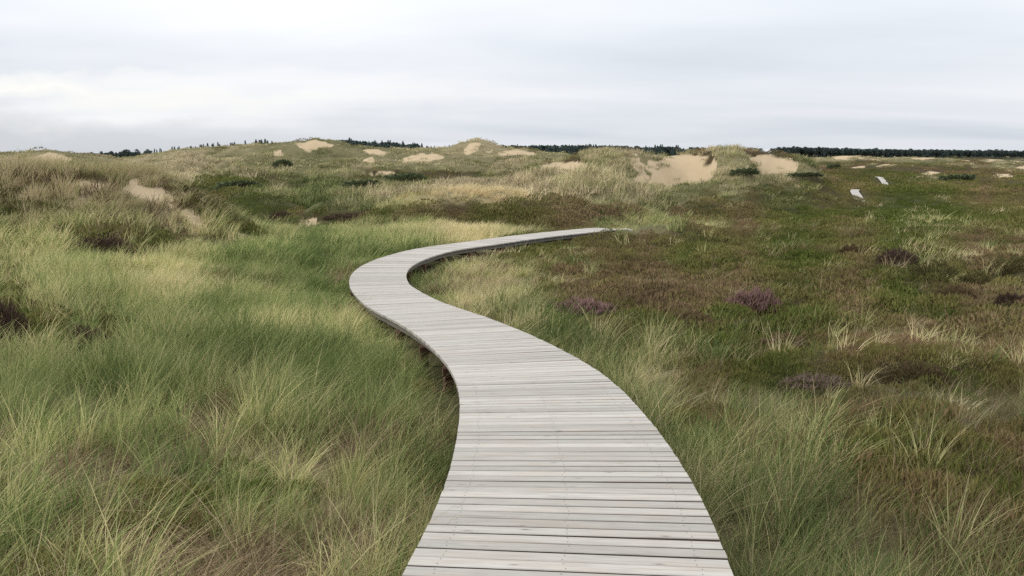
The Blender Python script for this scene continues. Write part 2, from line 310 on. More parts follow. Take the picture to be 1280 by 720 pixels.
def cover(X, Y, Z, hs, sd):
    px, py = project(X, Y, Z); r = np.hypot(X, Y)
    wl = np.clip(r / 22, 0.9, 14)
    na = fbm(X / wl, Y / wl * 0.45, 1.6, 3, 21); nb = fbm(X / wl, Y / wl * 0.45, 1.1, 3, 27); nc = fbm(X / wl, Y / wl * 0.5, 2.3, 2, 33)
    right = np.where(r < 60, sstep(0.8, 3.2, sd + 0.8 * na), 0) * sstep(62, 46, r) + (sstep(840, 980, px) * .85 + .30 * sstep(620, 760, px) * sstep(840, 760, px)) * sstep(44, 60, r)
    heath = 0.10 + 0.62 * right + 0.22 * sstep(45, 80, r) * (1 - sstep(1.2, 3.5, hs)) + blobs(px, py, HEATH_B) + (0.42 + .22 * sstep(45, 70, r)) * na
    heath -= 0.35 * sstep(1.2, 3.2, hs) * sstep(40, 70, r)
    sw = swell(X, Y) * sstep(44, 75, r); cu = np.where(r < 70, cushion(X, Y) * right, 0) * sstep(70, 50, r)
    heath += -.70 * sw * (1 - .5 * (px > 850)) + .30 * cu - .05
    heath += .26 * sstep(50, 70, r) * sstep(300, 220, r) * sstep(.9, .3, hs) * (px < 780)
    mound = sstep(.6, 1.4, hs) * sstep(60, 46, r)
    green = 0.44 - .22 * sstep(800, 700, px) * sstep(45, 60, r) - .26 * cu - .10 * sw + blobs(px, py, GREEN_B) + 0.60 * nb
    pale = 0.36 + blobs(px, py, PALE_B) + 0.34 * nc + 0.15 * sstep(1.0, 3.0, hs) - 0.10 * sstep(100, 400, px) * sstep(14, 7, r)
    pale += .40 * sw + .30 * mound - .32 * sstep(55, 75, r) * sstep(320, 200, px) * sstep(1.5, .5, hs)
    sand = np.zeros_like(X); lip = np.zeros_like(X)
    e = fbm(X / np.clip(r / 90, .25, 4), Y / np.clip(r / 90, .25, 4) * .5, 2.2, 3, 51)
    for poly, a, b in SAND:
        m = np.where((Y > a) & (Y < b))[0]
        if len(m):
            s = max(1.2, 0.07 * (max(q[0] for q in poly) - min(q[0] for q in poly)))
            sand[m] = np.maximum(sand[m], in_poly(px[m] + e[m] * s * 1.4, py[m] + e[m] * s * .6, poly, s * .45))
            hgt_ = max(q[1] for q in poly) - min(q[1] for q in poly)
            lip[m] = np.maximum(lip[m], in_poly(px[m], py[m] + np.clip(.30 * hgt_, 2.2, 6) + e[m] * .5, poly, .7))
    # turf slumping down the left wall of the large blowout
    q = sstep(0.05, 0.35, fbm(X, Y * .7, 1.3, 2, 61)) * sstep(836, 815, px) * (px > 790) * (Y > 118) * (Y < 160) * (py < 232)
    q2 = sstep(0.10, 0.35, fbm(X + Y * .4, Y * .5 - X * .8, 1.6, 2, 63)) * sstep(866, 888, px) * (px < 900) * (Y > 118) * (Y < 160) * (py > 200)
    q3 = sstep(.25, .5, fbm(X * .8, Y * .5, np.maximum(r / 110, .35).mean(), 2, 67)) * (r > 60)
    sand = sand - .95 * (r < 60) * sstep(-.15, .25, fbm(X, Y * .7, 1.5, 2, 73))
    sand = np.clip(sand - 0.85 * q - .85 * q2 - .3 * q3, 0, 1)
    lip = np.clip(lip - sand, 0, 1); heath = heath + 1.3 * lip * np.where(r > 60, 1, .3) * (1 - .5 * sstep(180, 230, r)); green = green - .6 * lip  # brown root mat above the sand, its overhang shadow put into the cover colour
    return px, py, np.clip(heath, 0, 1), np.clip(green, 0, 1), np.clip(pale, 0, 1), sand

# ------------------------------------------------------------------ object helpers
COL = S.collection
def new_obj(name, mesh, parent=None):
    o = bpy.data.objects.new(name, mesh); COL.objects.link(o)
    if parent is not None: o.parent = parent
    return o
def empty(name, loc, label, cat, group=None, rz=0.0):
    o = new_obj(name, None); o.location = loc; o.rotation_euler = (0, 0, rz); o['label'] = label; o['category'] = cat
    o.empty_display_size = 0.3
    if group: o['group'] = group
    return o
def fast_mesh(name, V, quads=None, tris=None, mat=None, attrs=None, smooth=False):
    me = bpy.data.meshes.new(name); V = np.asarray(V, np.float32)
    loops, starts, tot = [], [], 0
    if quads is not None and len(quads):
        q = np.asarray(quads, np.int32); loops.append(q.ravel()); starts.append(np.arange(len(q)) * 4); tot = len(q) * 4
    if tris is not None and len(tris):
        t = np.asarray(tris, np.int32); loops.append(t.ravel()); starts.append(tot + np.arange(len(t)) * 3)
    me.vertices.add(len(V)); me.vertices.foreach_set('co', V.ravel())
    if loops:
        lo = np.concatenate(loops); st = np.concatenate(starts).astype(np.int32)
        me.loops.add(len(lo)); me.loops.foreach_set('vertex_index', lo)
        me.polygons.add(len(st)); me.polygons.foreach_set('loop_start', st)
        if smooth: me.polygons.foreach_set('use_smooth', np.ones(len(st), bool))
    for k, a in (attrs or {}).items():
        at = me.attributes.new(k, 'FLOAT', 'POINT'); at.data.foreach_set('value', np.asarray(a, np.float32))
    me.update(calc_edges=True)
    if mat: me.materials.append(mat)
    return me
def new_mat(name):
    m = bpy.data.materials.new(name); m.use_nodes = True; t = m.node_tree; t.nodes.clear()
    o = N(t, 'ShaderNodeOutputMaterial'); return m, t, o
def attr(t, name, typ='GEOMETRY'):
    n = N(t, 'ShaderNodeAttribute', attribute_name=name, attribute_type=typ); return n
def noise(t, vec, scale, detail=3, rough=0.55, dist=0.0):
    n = N(t, 'ShaderNodeTexNoise'); n.inputs['Scale'].default_value = scale; n.inputs['Detail'].default_value = detail
    n.inputs['Roughness'].default_value = rough; n.inputs['Distortion'].default_value = dist
    if vec is not None: t.links.new(vec, n.inputs['Vector'])
    return n.outputs['Fac']
def principled(t, o, col, rough=0.9, spec=0.15, bump=None, bstr=0.3, bdist=0.02):
    p = N(t, 'ShaderNodeBsdfPrincipled'); p.inputs['Roughness'].default_value = rough; p.inputs['Specular IOR Level'].default_value = spec
    if isinstance(col, tuple): p.inputs['Base Color'].default_value = (*col, 1)
    else: t.links.new(col, p.inputs['Base Color'])
    if bump is not None:
        b = N(t, 'ShaderNodeBump'); b.inputs['Strength'].default_value = bstr; b.inputs['Distance'].default_value = bdist
        t.links.new(bump, b.inputs['Height']); t.links.new(b.outputs[0], p.inputs['Normal'])
    t.links.new(p.outputs[0], o.inputs[0]); return p

# ------------------------------------------------------------------ materials
def mat_ground():
    m, t, o = new_mat('dune_ground'); g = N(t, 'ShaderNodeNewGeometry').outputs['Position']
    sand, heath, green, pale = (attr(t, k).outputs['Fac'] for k in ('sand', 'heath', 'green', 'pale'))
    n1 = noise(t, g, 0.9, 5, .6); n2 = noise(t, g, 6.0, 4, .6); n3 = noise(t, g, 38.0, 3, .6)
    grass = ramp(t, math_node(t, 'ADD', math_node(t, 'MULTIPLY', pale, .55), math_node(t, 'MULTIPLY', math_node(t, 'SUBTRACT', math_node(t, 'ADD', n1, n2), .5), .55)),
                 [(.12, (.050, .052, .022)), (.4, (.105, .098, .045)), (.65, (.175, .15, .078)), (.9, (.25, .205, .12))])
    hc = mixc(t, math_node(t, 'MULTIPLY', green, 1.0), ramp(t, n2, [(.3, (.038, .028, .014)), (.7, (.082, .058, .030))]), ramp(t, n2, [(.3, (.028, .036, .010)), (.7, (.060, .068, .020))]))
    hm = math_node(t, 'SMOOTH_MIN', math_node(t, 'MAXIMUM', math_node(t, 'MULTIPLY_ADD', math_node(t, 'ADD', heath, math_node(t, 'MULTIPLY_ADD', n2, .5, -.25)), 2.6, -.8), 0), 1, .1)
    veg = mixc(t, hm, grass, hc)
    sc = mixc(t, n3, (.375, .282, .172), (.485, .382, .245)); sc = mixc(t, math_node(t, 'MULTIPLY', ramp(t, n1, [(.45, (0, 0, 0)), (.75, (1, 1, 1))]), .35), sc, (.37, .27, .175))
    sm = math_node(t, 'MULTIPLY_ADD', math_node(t, 'ADD', sand, math_node(t, 'MULTIPLY_ADD', n2, .4, -.2)), 3.0, -1.0, clamp=True)
    col = mixc(t, sm, veg, sc)
    hgt = math_node(t, 'ADD', math_node(t, 'MULTIPLY', n2, .6), math_node(t, 'MULTIPLY', n3, .25))
    hgt = math_node(t, 'MULTIPLY', hgt, math_node(t, 'MULTIPLY_ADD', sm, -.8, 1.0))
    principled(t, o, col, .95, .08, hgt, .6, .12); return m
def blade_mat(name, stops, trans=0.35, spread=.55, along=None, lum=(.70, .6), lie=0.0):
    """Leaf blades: colour from the plant's own tint and the blade's own age; 'up' is the place along the blade."""
    m, t, o = new_mat(name)
    ti = attr(t, 'tint', 'INSTANCER').outputs['Fac']; va = attr(t, 'shade', 'INSTANCER').outputs['Fac']
    bl = attr(t, 'blade').outputs['Fac']; up = attr(t, 'up').outputs['Fac']
    f = math_node(t, 'ADD', ti, math_node(t, 'MULTIPLY_ADD', bl, spread, -spread * .5))
    if along: f = math_node(t, 'ADD', f, math_node(t, 'MULTIPLY_ADD', up, along, -along * .5))
    c = ramp(t, f, stops)
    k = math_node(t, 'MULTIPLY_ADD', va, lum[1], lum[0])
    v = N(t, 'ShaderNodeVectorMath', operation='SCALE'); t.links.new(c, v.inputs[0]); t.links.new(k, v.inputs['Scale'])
    d = N(t, 'ShaderNodeBsdfDiffuse'); tr = N(t, 'ShaderNodeBsdfTranslucent'); mx = N(t, 'ShaderNodeMixShader')
    t.links.new(v.outputs[0], d.inputs[0]); t.links.new(v.outputs[0], tr.inputs[0]); mx.inputs[0].default_value = trans
    if lie:
        gn = attr(t, 'slope', 'INSTANCER').outputs['Vector']; ge = N(t, 'ShaderNodeNewGeometry').outputs['Normal']
        a_ = N(t, 'ShaderNodeMix', data_type='VECTOR'); a_.inputs[0].default_value = lie; t.links.new(ge, a_.inputs[4]); t.links.new(gn, a_.inputs[5])
        nn = N(t, 'ShaderNodeVectorMath', operation='NORMALIZE'); t.links.new(a_.outputs[1], nn.inputs[0]); t.links.new(nn.outputs[0], d.inputs['Normal'])
    t.links.new(d.outputs[0], mx.inputs[1]); t.links.new(tr.outputs[0], mx.inputs[2]); t.links.new(mx.outputs[0], o.inputs[0])
    return m
GRASS_STOPS = [(0, (.085, .118, .038)), (.3, (.215, .248, .088)), (.55, (.370, .358, .158)), (.8, (.53, .455, .240)), (1, (.62, .51, .31))]
HEATH_STOPS = [(0, (.100, .124, .030)), (.3, (.146, .146, .044)), (.55, (.186, .166, .058)), (.8, (.205, .160, .070)), (1, (.22, .150, .085))]
M_ground = mat_ground()
M_grass = blade_mat('marram_blades', GRASS_STOPS, trans=.42, spread=.62, lum=(.78, .75))
M_grass_far = blade_mat('dune_grass_blades', GRASS_STOPS, trans=.25, spread=.5, lum=(.62, .6), lie=.75)
M_heath = blade_mat('heath_sprigs', HEATH_STOPS, trans=.15, spread=.4)
M_heath_far = blade_mat('heath_sprigs_far', HEATH_STOPS, trans=.12, spread=.4, lie=.6, lum=(.66, .5))
M_dead = blade_mat('dead_blades', [(0, (.11, .075, .04)), (.5, (.23, .17, .10)), (1, (.36, .28, .18))], trans=.2)
def mat_plain_foliage(name, a, b, trans=.15):
    m, t, o = new_mat(name); bl = attr(t, 'blade').outputs['Fac']
    oi = N(t, 'ShaderNodeObjectInfo').outputs['Random']
    c = mixc(t, math_node(t, 'ADD', math_node(t, 'MULTIPLY', bl, .75), math_node(t, 'MULTIPLY', oi, .25)), a, b)
    d = N(t, 'ShaderNodeBsdfDiffuse'); tr = N(t, 'ShaderNodeBsdfTranslucent'); mx = N(t, 'ShaderNodeMixShader'); mx.inputs[0].default_value = trans
    t.links.new(c, d.inputs[0]); t.links.new(c, tr.inputs[0]); t.links.new(d.outputs[0], mx.inputs[1]); t.links.new(tr.outputs[0], mx.inputs[2]); t.links.new(mx.outputs[0], o.inputs[0])
    return m
def mat_wood(name, lo, hi, tan, contrast=1.0):
    m, t, o = new_mat(name); tcn = N(t, 'ShaderNodeTexCoord'); oi = N(t, 'ShaderNodeObjectInfo').outputs['Random']
    rnd = math_node(t, 'ADD', oi, math_node(t, 'MULTIPLY', attr(t, 'board').outputs['Fac'], 1.0))
    off = N(t, 'ShaderNodeCombineXYZ'); t.links.new(math_node(t, 'MULTIPLY', rnd, 37.0), off.inputs[0]); t.links.new(math_node(t, 'MULTIPLY', rnd, 91.0), off.inputs[1]); t.links.new(math_node(t, 'MULTIPLY', rnd, 17.0), off.inputs[2])
    add = N(t, 'ShaderNodeVectorMath', operation='ADD'); t.links.new(tcn.outputs['Object'], add.inputs[0]); t.links.new(off.outputs[0], add.inputs[1])
    g = N(t, 'ShaderNodeMapping'); g.inputs['Scale'].default_value = (2.2, 55, 55); t.links.new(add.outputs[0], g.inputs[0])
    g2 = N(t, 'ShaderNodeMapping'); g2.inputs['Scale'].default_value = (1.4, 6, 6); t.links.new(add.outputs[0], g2.inputs[0])
    grain = noise(t, g.outputs[0], 1.6, 4, .65, .25); patch = noise(t, g2.outputs[0], 1.5, 3, .5)
    wear = noise(t, add.outputs[0], 7.0, 4, .65)
    c = mixc(t, ramp(t, grain, [(.30, (0, 0, 0)), (.62, (1, 1, 1))]), lo, hi)
    c = mixc(t, math_node(t, 'MULTIPLY', ramp(t, patch, [(.42, (0, 0, 0)), (.72, (1, 1, 1))]), .42), c, tan)
    br = N(t, 'ShaderNodeHueSaturation'); t.links.new(c, br.inputs['Color'])
    vv = math_node(t, 'FRACT', math_node(t, 'MULTIPLY', rnd, 7.31))
    t.links.new(math_node(t, 'ADD', math_node(t, 'MULTIPLY_ADD', vv, .34 * contrast, 1 - .19 * contrast), math_node(t, 'MULTIPLY_ADD', wear, .16, -.08)), br.inputs['Value'])
    # knots
    kv = N(t, 'ShaderNodeMapping'); kv.inputs['Scale'].default_value = (3.4, 11, 11); t.links.new(add.outputs[0], kv.inputs[0])
    vo = N(t, 'ShaderNodeTexVoronoi'); vo.inputs['Scale'].default_value = 1.0; t.links.new(kv.outputs[0], vo.inputs['Vector'])
    kn = ramp(t, vo.outputs['Distance'], [(.04, (1, 1, 1)), (.085, (.3, .3, .3)), (.15, (0, 0, 0))])
    c2 = mixc(t, math_node(t, 'MULTIPLY', kn, .8), br.outputs[0], (.10, .075, .055))
    # fine drying cracks
    ck = N(t, 'ShaderNodeMapping'); ck.inputs['Scale'].default_value = (1.1, 40, 40); t.links.new(add.outputs[0], ck.inputs[0])
    cr = noise(t, ck.outputs[0], 1.3, 2, .4, .6)
    crk = ramp(t, cr, [(.300, (1, 1, 1)), (.335, (0, 0, 0))])
    c3 = mixc(t, math_node(t, 'MULTIPLY', crk, .32), c2, (.13, .105, .085))
    hgt = math_node(t, 'SUBTRACT', math_node(t, 'MULTIPLY', grain, .5), crk)
    principled(t, o, c3, .8, .25, hgt, .35, .004); return m
M_deck = mat_wood('weathered_planks', (.315, .290, .255), (.435, .408, .366), (.365, .305, .230))
M_post = mat_wood('stained_posts', (.075, .036, .022), (.145, .072, .045), (.11, .07, .05), 1.4)
M_beam = mat_wood('weathered_beams', (.13, .12, .105), (.24, .225, .20), (.17, .13, .095))
M_flank = mat_wood('grimy_shaded_plank_flanks', (.060, .040, .030), (.115, .080, .060), (.10, .06, .045))  # grime plus gap shade put into the flank colour, so gaps read dark
m, t, o = new_mat('screw_heads'); principled(t, o, (.15, .14, .13), .5, .5); M_screw = m

# ------------------------------------------------------------------ the ground: one sheet out past the horizon
ang = np.radians(np.r_[np.arange(-180, -44, 4.0), np.arange(-44, 44.001, 0.15), np.arange(48, 180, 4.0)])
rad = np.r_[0.5 * 1.021 ** np.arange(0, 151), 0]; rad = rad[:-1]
rad = rad[rad < 11.5]; rad = np.r_[rad, 11.5 * 1.0105 ** np.arange(0, 375)]; rad = np.r_[rad[rad < 520], np.geomspace(522, 4200, 30)]
A, Rr = np.meshgrid(ang, rad, indexing='ij')
GX, GY = (np.sin(A) * Rr).ravel(), (np.cos(A) * Rr).ravel()
GZ, GH, GS = height(GX, GY, full=True)
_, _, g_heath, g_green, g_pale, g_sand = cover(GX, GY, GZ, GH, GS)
na, nrad = len(ang), len(rad)
idx = np.arange(na * nrad).reshape(na, nrad); nxt = np.roll(idx, -1, axis=0)
Q = np.stack([idx[:, :-1], idx[:, 1:], nxt[:, 1:], nxt[:, :-1]], -1).reshape(-1, 4)
c0 = na * nrad
Vg = np.vstack([np.c_[GX, GY, GZ], [(0, 0, GZ[::nrad].mean())]])
Tg = np.stack([np.full(na, c0), idx[:, 0], nxt[:, 0]], -1)
z1 = lambda a, v: np.r_[a, v]
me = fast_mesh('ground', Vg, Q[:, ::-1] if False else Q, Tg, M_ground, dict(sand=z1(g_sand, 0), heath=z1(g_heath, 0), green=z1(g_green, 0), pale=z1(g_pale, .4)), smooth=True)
if me.polygons[len(me.polygons) // 2].normal.z < 0: me.flip_normals()
ground = new_obj('ground', me); ground['kind'] = 'structure'; ground['label'] = 'rolling dune and moor ground with bare sand hollows'
# the skyline seen from the eye, for leaving out plants that no view nearby could show
SL = ((GZ - EYE) / np.maximum(np.hypot(GX, GY), .1)).reshape(na, nrad)
SLM = np.maximum.accumulate(SL, axis=1)
def visible(X, Y, Z, h, slack=0.6):
    th = np.arctan2(X, Y); r = np.hypot(X, Y)
    i = np.clip(np.searchsorted(ang, th), 0, na - 1); j = np.clip(np.searchsorted(rad, r) - 2, 0, nrad - 1)
    return (Z + h + slack - EYE) / r > SLM[i, j]

# ------------------------------------------------------------------ plants that stand out singly, and the room they keep
def ground_hit(px, py):
    d = ray(px, py); t_ = np.geomspace(2, 600, 3000); X, Y, Zr = d[0] * t_, d[1] * t_, EYE + d[2] * t_
    g = Zr - height(X, Y); i = int(np.argmax(g < 0)); return float(X[i]), float(Y[i]), float(height(X[i:i+1], Y[i:i+1])[0])
HB = [
 (728, 402, 90, 25, 'dark', 'purple', 'purple flowering heather clump close to the right edge of the boardwalk'),
 (942, 396, 86, 31, 'brown', 'purple', 'rounded pinkish purple heather cushion on the moor, right of the other flowering clump'),
 (1022, 486, 110, 17, 'olive', 'faded', 'faded mauve heather among grass, nearest flowering patch to the camera'),
 (12, 432, 62, 58, 'dark', None, 'dark maroon heather bush at the left edge in the tall grass'),
 (118, 440, 70, 34, 'dark', None, 'dark brown heather half hidden in grass beside the maroon bush'),
 (1120, 334, 52, 24, 'dark', None, 'dark purplish brown heather hump beyond the bare straw patch'),
 (1066, 321, 44, 17, 'brown', None, 'grey-brown heather hump left of the dark purplish one'),
 (1196, 379, 62, 24, 'brown', None, 'smooth round brown heather cushion on the right of the moor'),
 (1140, 375, 46, 14, 'olive', None, 'low olive brown cushion adjoining the round brown one'),
 (1268, 383, 50, 18, 'dark', None, 'dark brown cushion at the right edge of the picture'),
 (1218, 360, 48, 20, 'olive', None, 'dark olive cushion just behind the round brown one'),
 (1166, 352, 64, 24, 'olive', None, 'broad olive heather mound in front of the purplish hump'),
 (1264, 345, 60, 24, 'olive', None, 'olive heather mound by the right edge, behind the dark brown cushion'),
 (1130, 361, 30, 10, 'brown', None, 'smallest round heather cushion, left of the broad olive mound'),
 (860, 410, 90, 22, 'brown', None, 'wide rusty brown heather mound between the two flowering clumps'),
 (985, 440, 80, 24, 'brown', None, 'brown heather hump below the pinkish purple cushion'),
 (1150, 482, 96, 30, 'brown', None, 'large rust-brown heather mound on the right behind pale tussocks'),
 (130, 318, 84, 22, 'dark', None, 'dark heather strip at the foot of the sandy left mound'),
 (352, 279, 34, 15, 'dark', None, 'small dark maroon heather beside the sandy scar in the middle distance'),
 (440, 277, 78, 10, 'dark', None, 'long dark maroon heather bank on the slope in the middle distance'),
]
SH = [
 (1042, 211, 18, 6, 'rounded dark green shrub beside the far sandy hummocks'),
 (1196, 226, 46, 8, 'broad dark green shrub on the far moor, right of the boardwalk stretches'),
 (1004, 222, 46, 6, 'dark green bush mat at the right foot of the big bare dune'),
 (930, 219, 36, 9, 'dark shrub in the fold between the two bare hollows'),
 (505, 228, 56, 11, 'long dark green scrub mat in the centre left distance'),
 (452, 233, 50, 8, 'low dark scrub mat left of the long one'),
 (296, 236, 62, 10, 'bright dark green scrub patch behind the left mound'),
 (352, 209, 30, 9, 'small grey-green scrub below the highest bare dune'),
]
SINGLE = []                                                  # (x, y, width) of the plants that stand out singly
for a_ in HB + SH:
    x_, y_, _z = ground_hit(a_[0], a_[1]); SINGLE.append((x_, y_, a_[2] / F_PX * y_))
def single_room(X, Y):
    k = np.ones(X.shape)
    for x_, y_, w_ in SINGLE:
        d = np.hypot((X - x_) / (.44 * w_ + .02), (Y - y_) / (.34 * w_ + .02)); k = np.minimum(k, sstep(.75, 1.1, d))
        if y_ < 32:
            ux, uy = x_ / math.hypot(x_, y_), y_ / math.hypot(x_, y_); along = (x_ - X) * ux + (y_ - Y) * uy; side = np.abs((X - x_) * uy - (Y - y_) * ux)
            k = np.minimum(k, 1 - .8 * (along > 0) * sstep(3.2, 1.2, along) * sstep(.62 * w_ + .2, .45 * w_, side))
    return k
# ------------------------------------------------------------------ tufts
def blades(n, rb, hmin, hmax, w, seg, lean=(.25, 0), spread=.5, curl=.5, r=rng, droop=0.0, bias_r=1.0):
    """n curved tapering blades on a disc; returns verts, quads, tris, blade, up"""
    az = r.uniform(0, 2 * np.pi, n); rr = rb * np.sqrt(r.random(n)) * bias_r
    bx, by = rr * np.cos(az), rr * np.sin(az)
    h = r.uniform(hmin, hmax, n); da = az + r.normal(0, .8, n)
    out_ = r.normal(spread, spread * .5, n) * h
    dx, dy = np.cos(da) * out_ + lean[0] * h, np.sin(da) * out_ + lean[1] * h
    fa = r.uniform(0, np.pi, n); fx, fy = np.cos(fa), np.sin(fa)
    V, up = [], []
    for k in range(seg + 1):
        t = k / seg; c = t ** (1.0 + curl)
        x, y = bx + dx * c, by + dy * c; z = h * (t - (.12 + droop) * t ** 3) - .03
        ww = w * (1 - t ** 1.6) * .5 if k < seg else np.zeros(n)
        if k < seg: V += [np.stack([x - fx * ww, y - fy * ww, z], -1), np.stack([x + fx * ww, y + fy * ww, z], -1)]; up += [t, t]
        else: V.append(np.stack([x, y, z], -1)); up.append(1.0)
    nv = len(V); V = np.stack(V, 1).reshape(-1, 3); U = np.tile(np.array(up), n); B = np.repeat(r.random(n), nv)
    b = np.arange(n)[:, None] * nv
    q = np.concatenate([b + np.array([2*k, 2*k+1, 2*k+3, 2*k+2]) for k in range(seg - 1)]) if seg > 1 else np.zeros((0, 4), int)
    t_ = b + np.array([2*seg-2, 2*seg-1, 2*seg])
    return V, q, t_, B, U
def merge(parts):
    V, Qs, Ts, B, U = [], [], [], [], []; o = 0
    for v, q, t_, b, u in parts:
        V.append(v); Qs.append(q + o); Ts.append(t_ + o); B.append(b); U.append(u); o += len(v)
    return np.vstack(V), np.vstack(Qs), np.vstack(Ts), np.concatenate(B), np.concatenate(U)
def tuft_collection(name, gens, mat):
    c = bpy.data.collections.new(name)
    for k, g in enumerate(gens):
        v, q, t_, b, u = g; me = fast_mesh(name, v, q, t_, mat, dict(blade=b, up=u))
        o = bpy.data.objects.new('%s_%02d' % (name, k), me); c.objects.link(o)
    return c, len(gens)
def sprigs(n, rb, dome, h, w, r=rng, seg=2):
    """a low cushion of upright leafy sprigs"""
    az = r.uniform(0, 2*np.pi, n); q = np.sqrt(r.random(n)); rr = rb * q
    V, qd, t_, B, U = blades(n, 0.001, h * .6, h * 1.2, w, seg, (0.05, 0), .35, .3, r)
    nv = len(V) // n; bx = np.repeat(rr * np.cos(az), nv); by = np.repeat(rr * np.sin(az), nv); bz = np.repeat(dome * (1 - q ** 2), nv)
    V = V + np.stack([bx, by, bz], -1); return V, qd, t_, B, U
def instancer(name, P, rot, scl, tint, shade, coll, n, label):
    me = bpy.data.meshes.new(name); me.vertices.add(len(P)); me.vertices.foreach_set('co', np.asarray(P, np.float32).ravel())
    for k, typ, a, prop in (('rot', 'FLOAT_VECTOR', rot, 'vector'), ('scl', 'FLOAT_VECTOR', scl, 'vector'), ('tint', 'FLOAT', tint, 'value'), ('shade', 'FLOAT', shade, 'value')):
        at = me.attributes.new(k, typ, 'POINT'); at.data.foreach_set(prop, np.asarray(a, np.float32).ravel())
    e_ = np.maximum(np.hypot(P[:, 0], P[:, 1]) * .012, .15)
    gx = (height(P[:, 0] + e_, P[:, 1]) - height(P[:, 0] - e_, P[:, 1])) / (2 * e_); gy = (height(P[:, 0], P[:, 1] + e_) - height(P[:, 0], P[:, 1] - e_)) / (2 * e_)
    nv_ = np.stack([-gx, -gy, np.ones_like(gx)], -1); nv_ /= np.linalg.norm(nv_, axis=1)[:, None]
    at = me.attributes.new('slope', 'FLOAT_VECTOR', 'POINT'); at.data.foreach_set('vector', nv_.astype(np.float32).ravel())
    at = me.attributes.new('pick', 'INT', 'POINT'); at.data.foreach_set('value', rng.integers(0, n, len(P)).astype(np.int32))
    o = new_obj(name, me); o['kind'] = 'stuff'; o['label'] = label
    g = bpy.data.node_groups.new(name, 'GeometryNodeTree')
    g.interface.new_socket('Geometry', in_out='INPUT', socket_type='NodeSocketGeometry'); g.interface.new_socket('Geometry', in_out='OUTPUT', socket_type='NodeSocketGeometry')
    gi, go = g.nodes.new('NodeGroupInput'), g.nodes.new('NodeGroupOutput')
    ci = g.nodes.new('GeometryNodeCollectionInfo'); ci.inputs['Collection'].default_value = coll; ci.inputs['Separate Children'].default_value = True; ci.inputs['Reset Children'].default_value = True
    ip = g.nodes.new('GeometryNodeInstanceOnPoints'); ip.inputs['Pick Instance'].default_value = True
    def na_(nm, typ):
        k = g.nodes.new('GeometryNodeInputNamedAttribute'); k.data_type = typ; k.inputs['Name'].default_value = nm; return k.outputs['Attribute']
    e = g.nodes.new('FunctionNodeEulerToRotation'); L = g.links.new
    L(na_('rot', 'FLOAT_VECTOR'), e.inputs[0]); L(gi.outputs[0], ip.inputs['Points']); L(ci.outputs[0], ip.inputs['Instance'])
    L(na_('pick', 'INT'), ip.inputs['Instance Index']); L(e.outputs[0], ip.inputs['Rotation']); L(na_('scl', 'FLOAT_VECTOR'), ip.inputs['Scale']); L(ip.outputs[0], go.inputs[0])
    md = o.modifiers.new('tufts', 'NODES'); md.node_group = g
    return o
def scatter(n, r0, r1, half_deg, p=1.0):
    """n points in a fan, density ~ r^-p per unit area towards the far end"""
    k = 2 - p; u = rng.random(n)
    r = (r0 ** k + u * (r1 ** k - r0 ** k)) ** (1 / k) if abs(k) > 1e-6 else r0 * (r1 / r0) ** u
    th = np.radians(rng.uniform(-half_deg, half_deg, n)); X, Y = r * np.sin(th), r * np.cos(th)
    Z, hs, sd = height(X, Y, full=True); px, py, he, gr, pa, sa = cover(X, Y, Z, hs, sd)
    return dict(X=X, Y=Y, Z=Z, hs=hs, sd=sd, r=r, px=px, py=py, heath=he, green=gr, pale=pa, sand=sa)
def keep(D, m): return {k: v[m] for k, v in D.items()}
def join(*Ds): return {k: np.concatenate([D[k] for D in Ds]) for k in Ds[0]}
def far_walk_dist(X, Y):
    d = np.full(X.shape, 99.0)
    for fw in FAR_WALKS:
        i = np.where((np.abs(Y - fw[:, 1].mean()) < 50) & (X > 30))[0]
        if len(i): d[i] = np.minimum(d[i], np.hypot(X[i][:, None] - fw[None, ::3, 0], Y[i][:, None] - fw[None, ::3, 1]).min(1))
    return d
def clear(D, margin=.06): 
    return (rng.random(len(D['X'])) < single_room(D['X'], D['Y'])) & (np.abs(D['sd']) > DECK_W / 2 + margin) & (far_walk_dist(D['X'], D['Y']) > 1.0 + margin)
def grass_prob(D):
    h = D['heath']; p = np.clip(1.25 - 1.55 * h, .05, 1) * np.where((D['sd'] > 1.6) & (D['r'] < 40) & (D['px'] > 680), .42, 1) * np.where((D['px'] > 700) & (D['r'] > 25) & (D['hs'] < 1.5), .6, 1) * np.where((D['px'] > 900) & (D['r'] > 30) & (D['hs'] < 1.5), .8, 1); p *= np.where(D['r'] < 60, 1 - .93 * D['sand'], 1 - .985 * D['sand'])
    return p
def grow(name, D, coll, n, label, smin, smax, tint, zs=None, yaw=.9, tilt=.12, sink=.0):
    k = len(D['X']); s = rng.uniform(smin, smax, k) * (1 + .25 * fbm(D['X'], D['Y'], 1.7, 2, 71)).clip(.5, 1.5)
    zz = s * (zs if zs is not None else 1.0)
    rot = np.stack([rng.normal(0, tilt, k), rng.normal(0, tilt, k), rng.normal(0, yaw, k)], -1)
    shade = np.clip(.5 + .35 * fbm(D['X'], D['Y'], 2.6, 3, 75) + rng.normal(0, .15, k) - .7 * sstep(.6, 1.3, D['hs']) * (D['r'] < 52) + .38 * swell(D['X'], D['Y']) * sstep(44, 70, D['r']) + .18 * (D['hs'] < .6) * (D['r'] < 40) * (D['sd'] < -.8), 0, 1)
    zz = zz * (1 + .45 * swell(D['X'], D['Y']) * sstep(44, 75, D['r']) * (D['r'] < 260))
    return instancer(name, np.stack([D['X'], D['Y'], D['Z'] - sink], -1), rot, np.stack([s, s, zz], -1), np.clip(tint, -.3, 1.3), shade, coll, n, label)

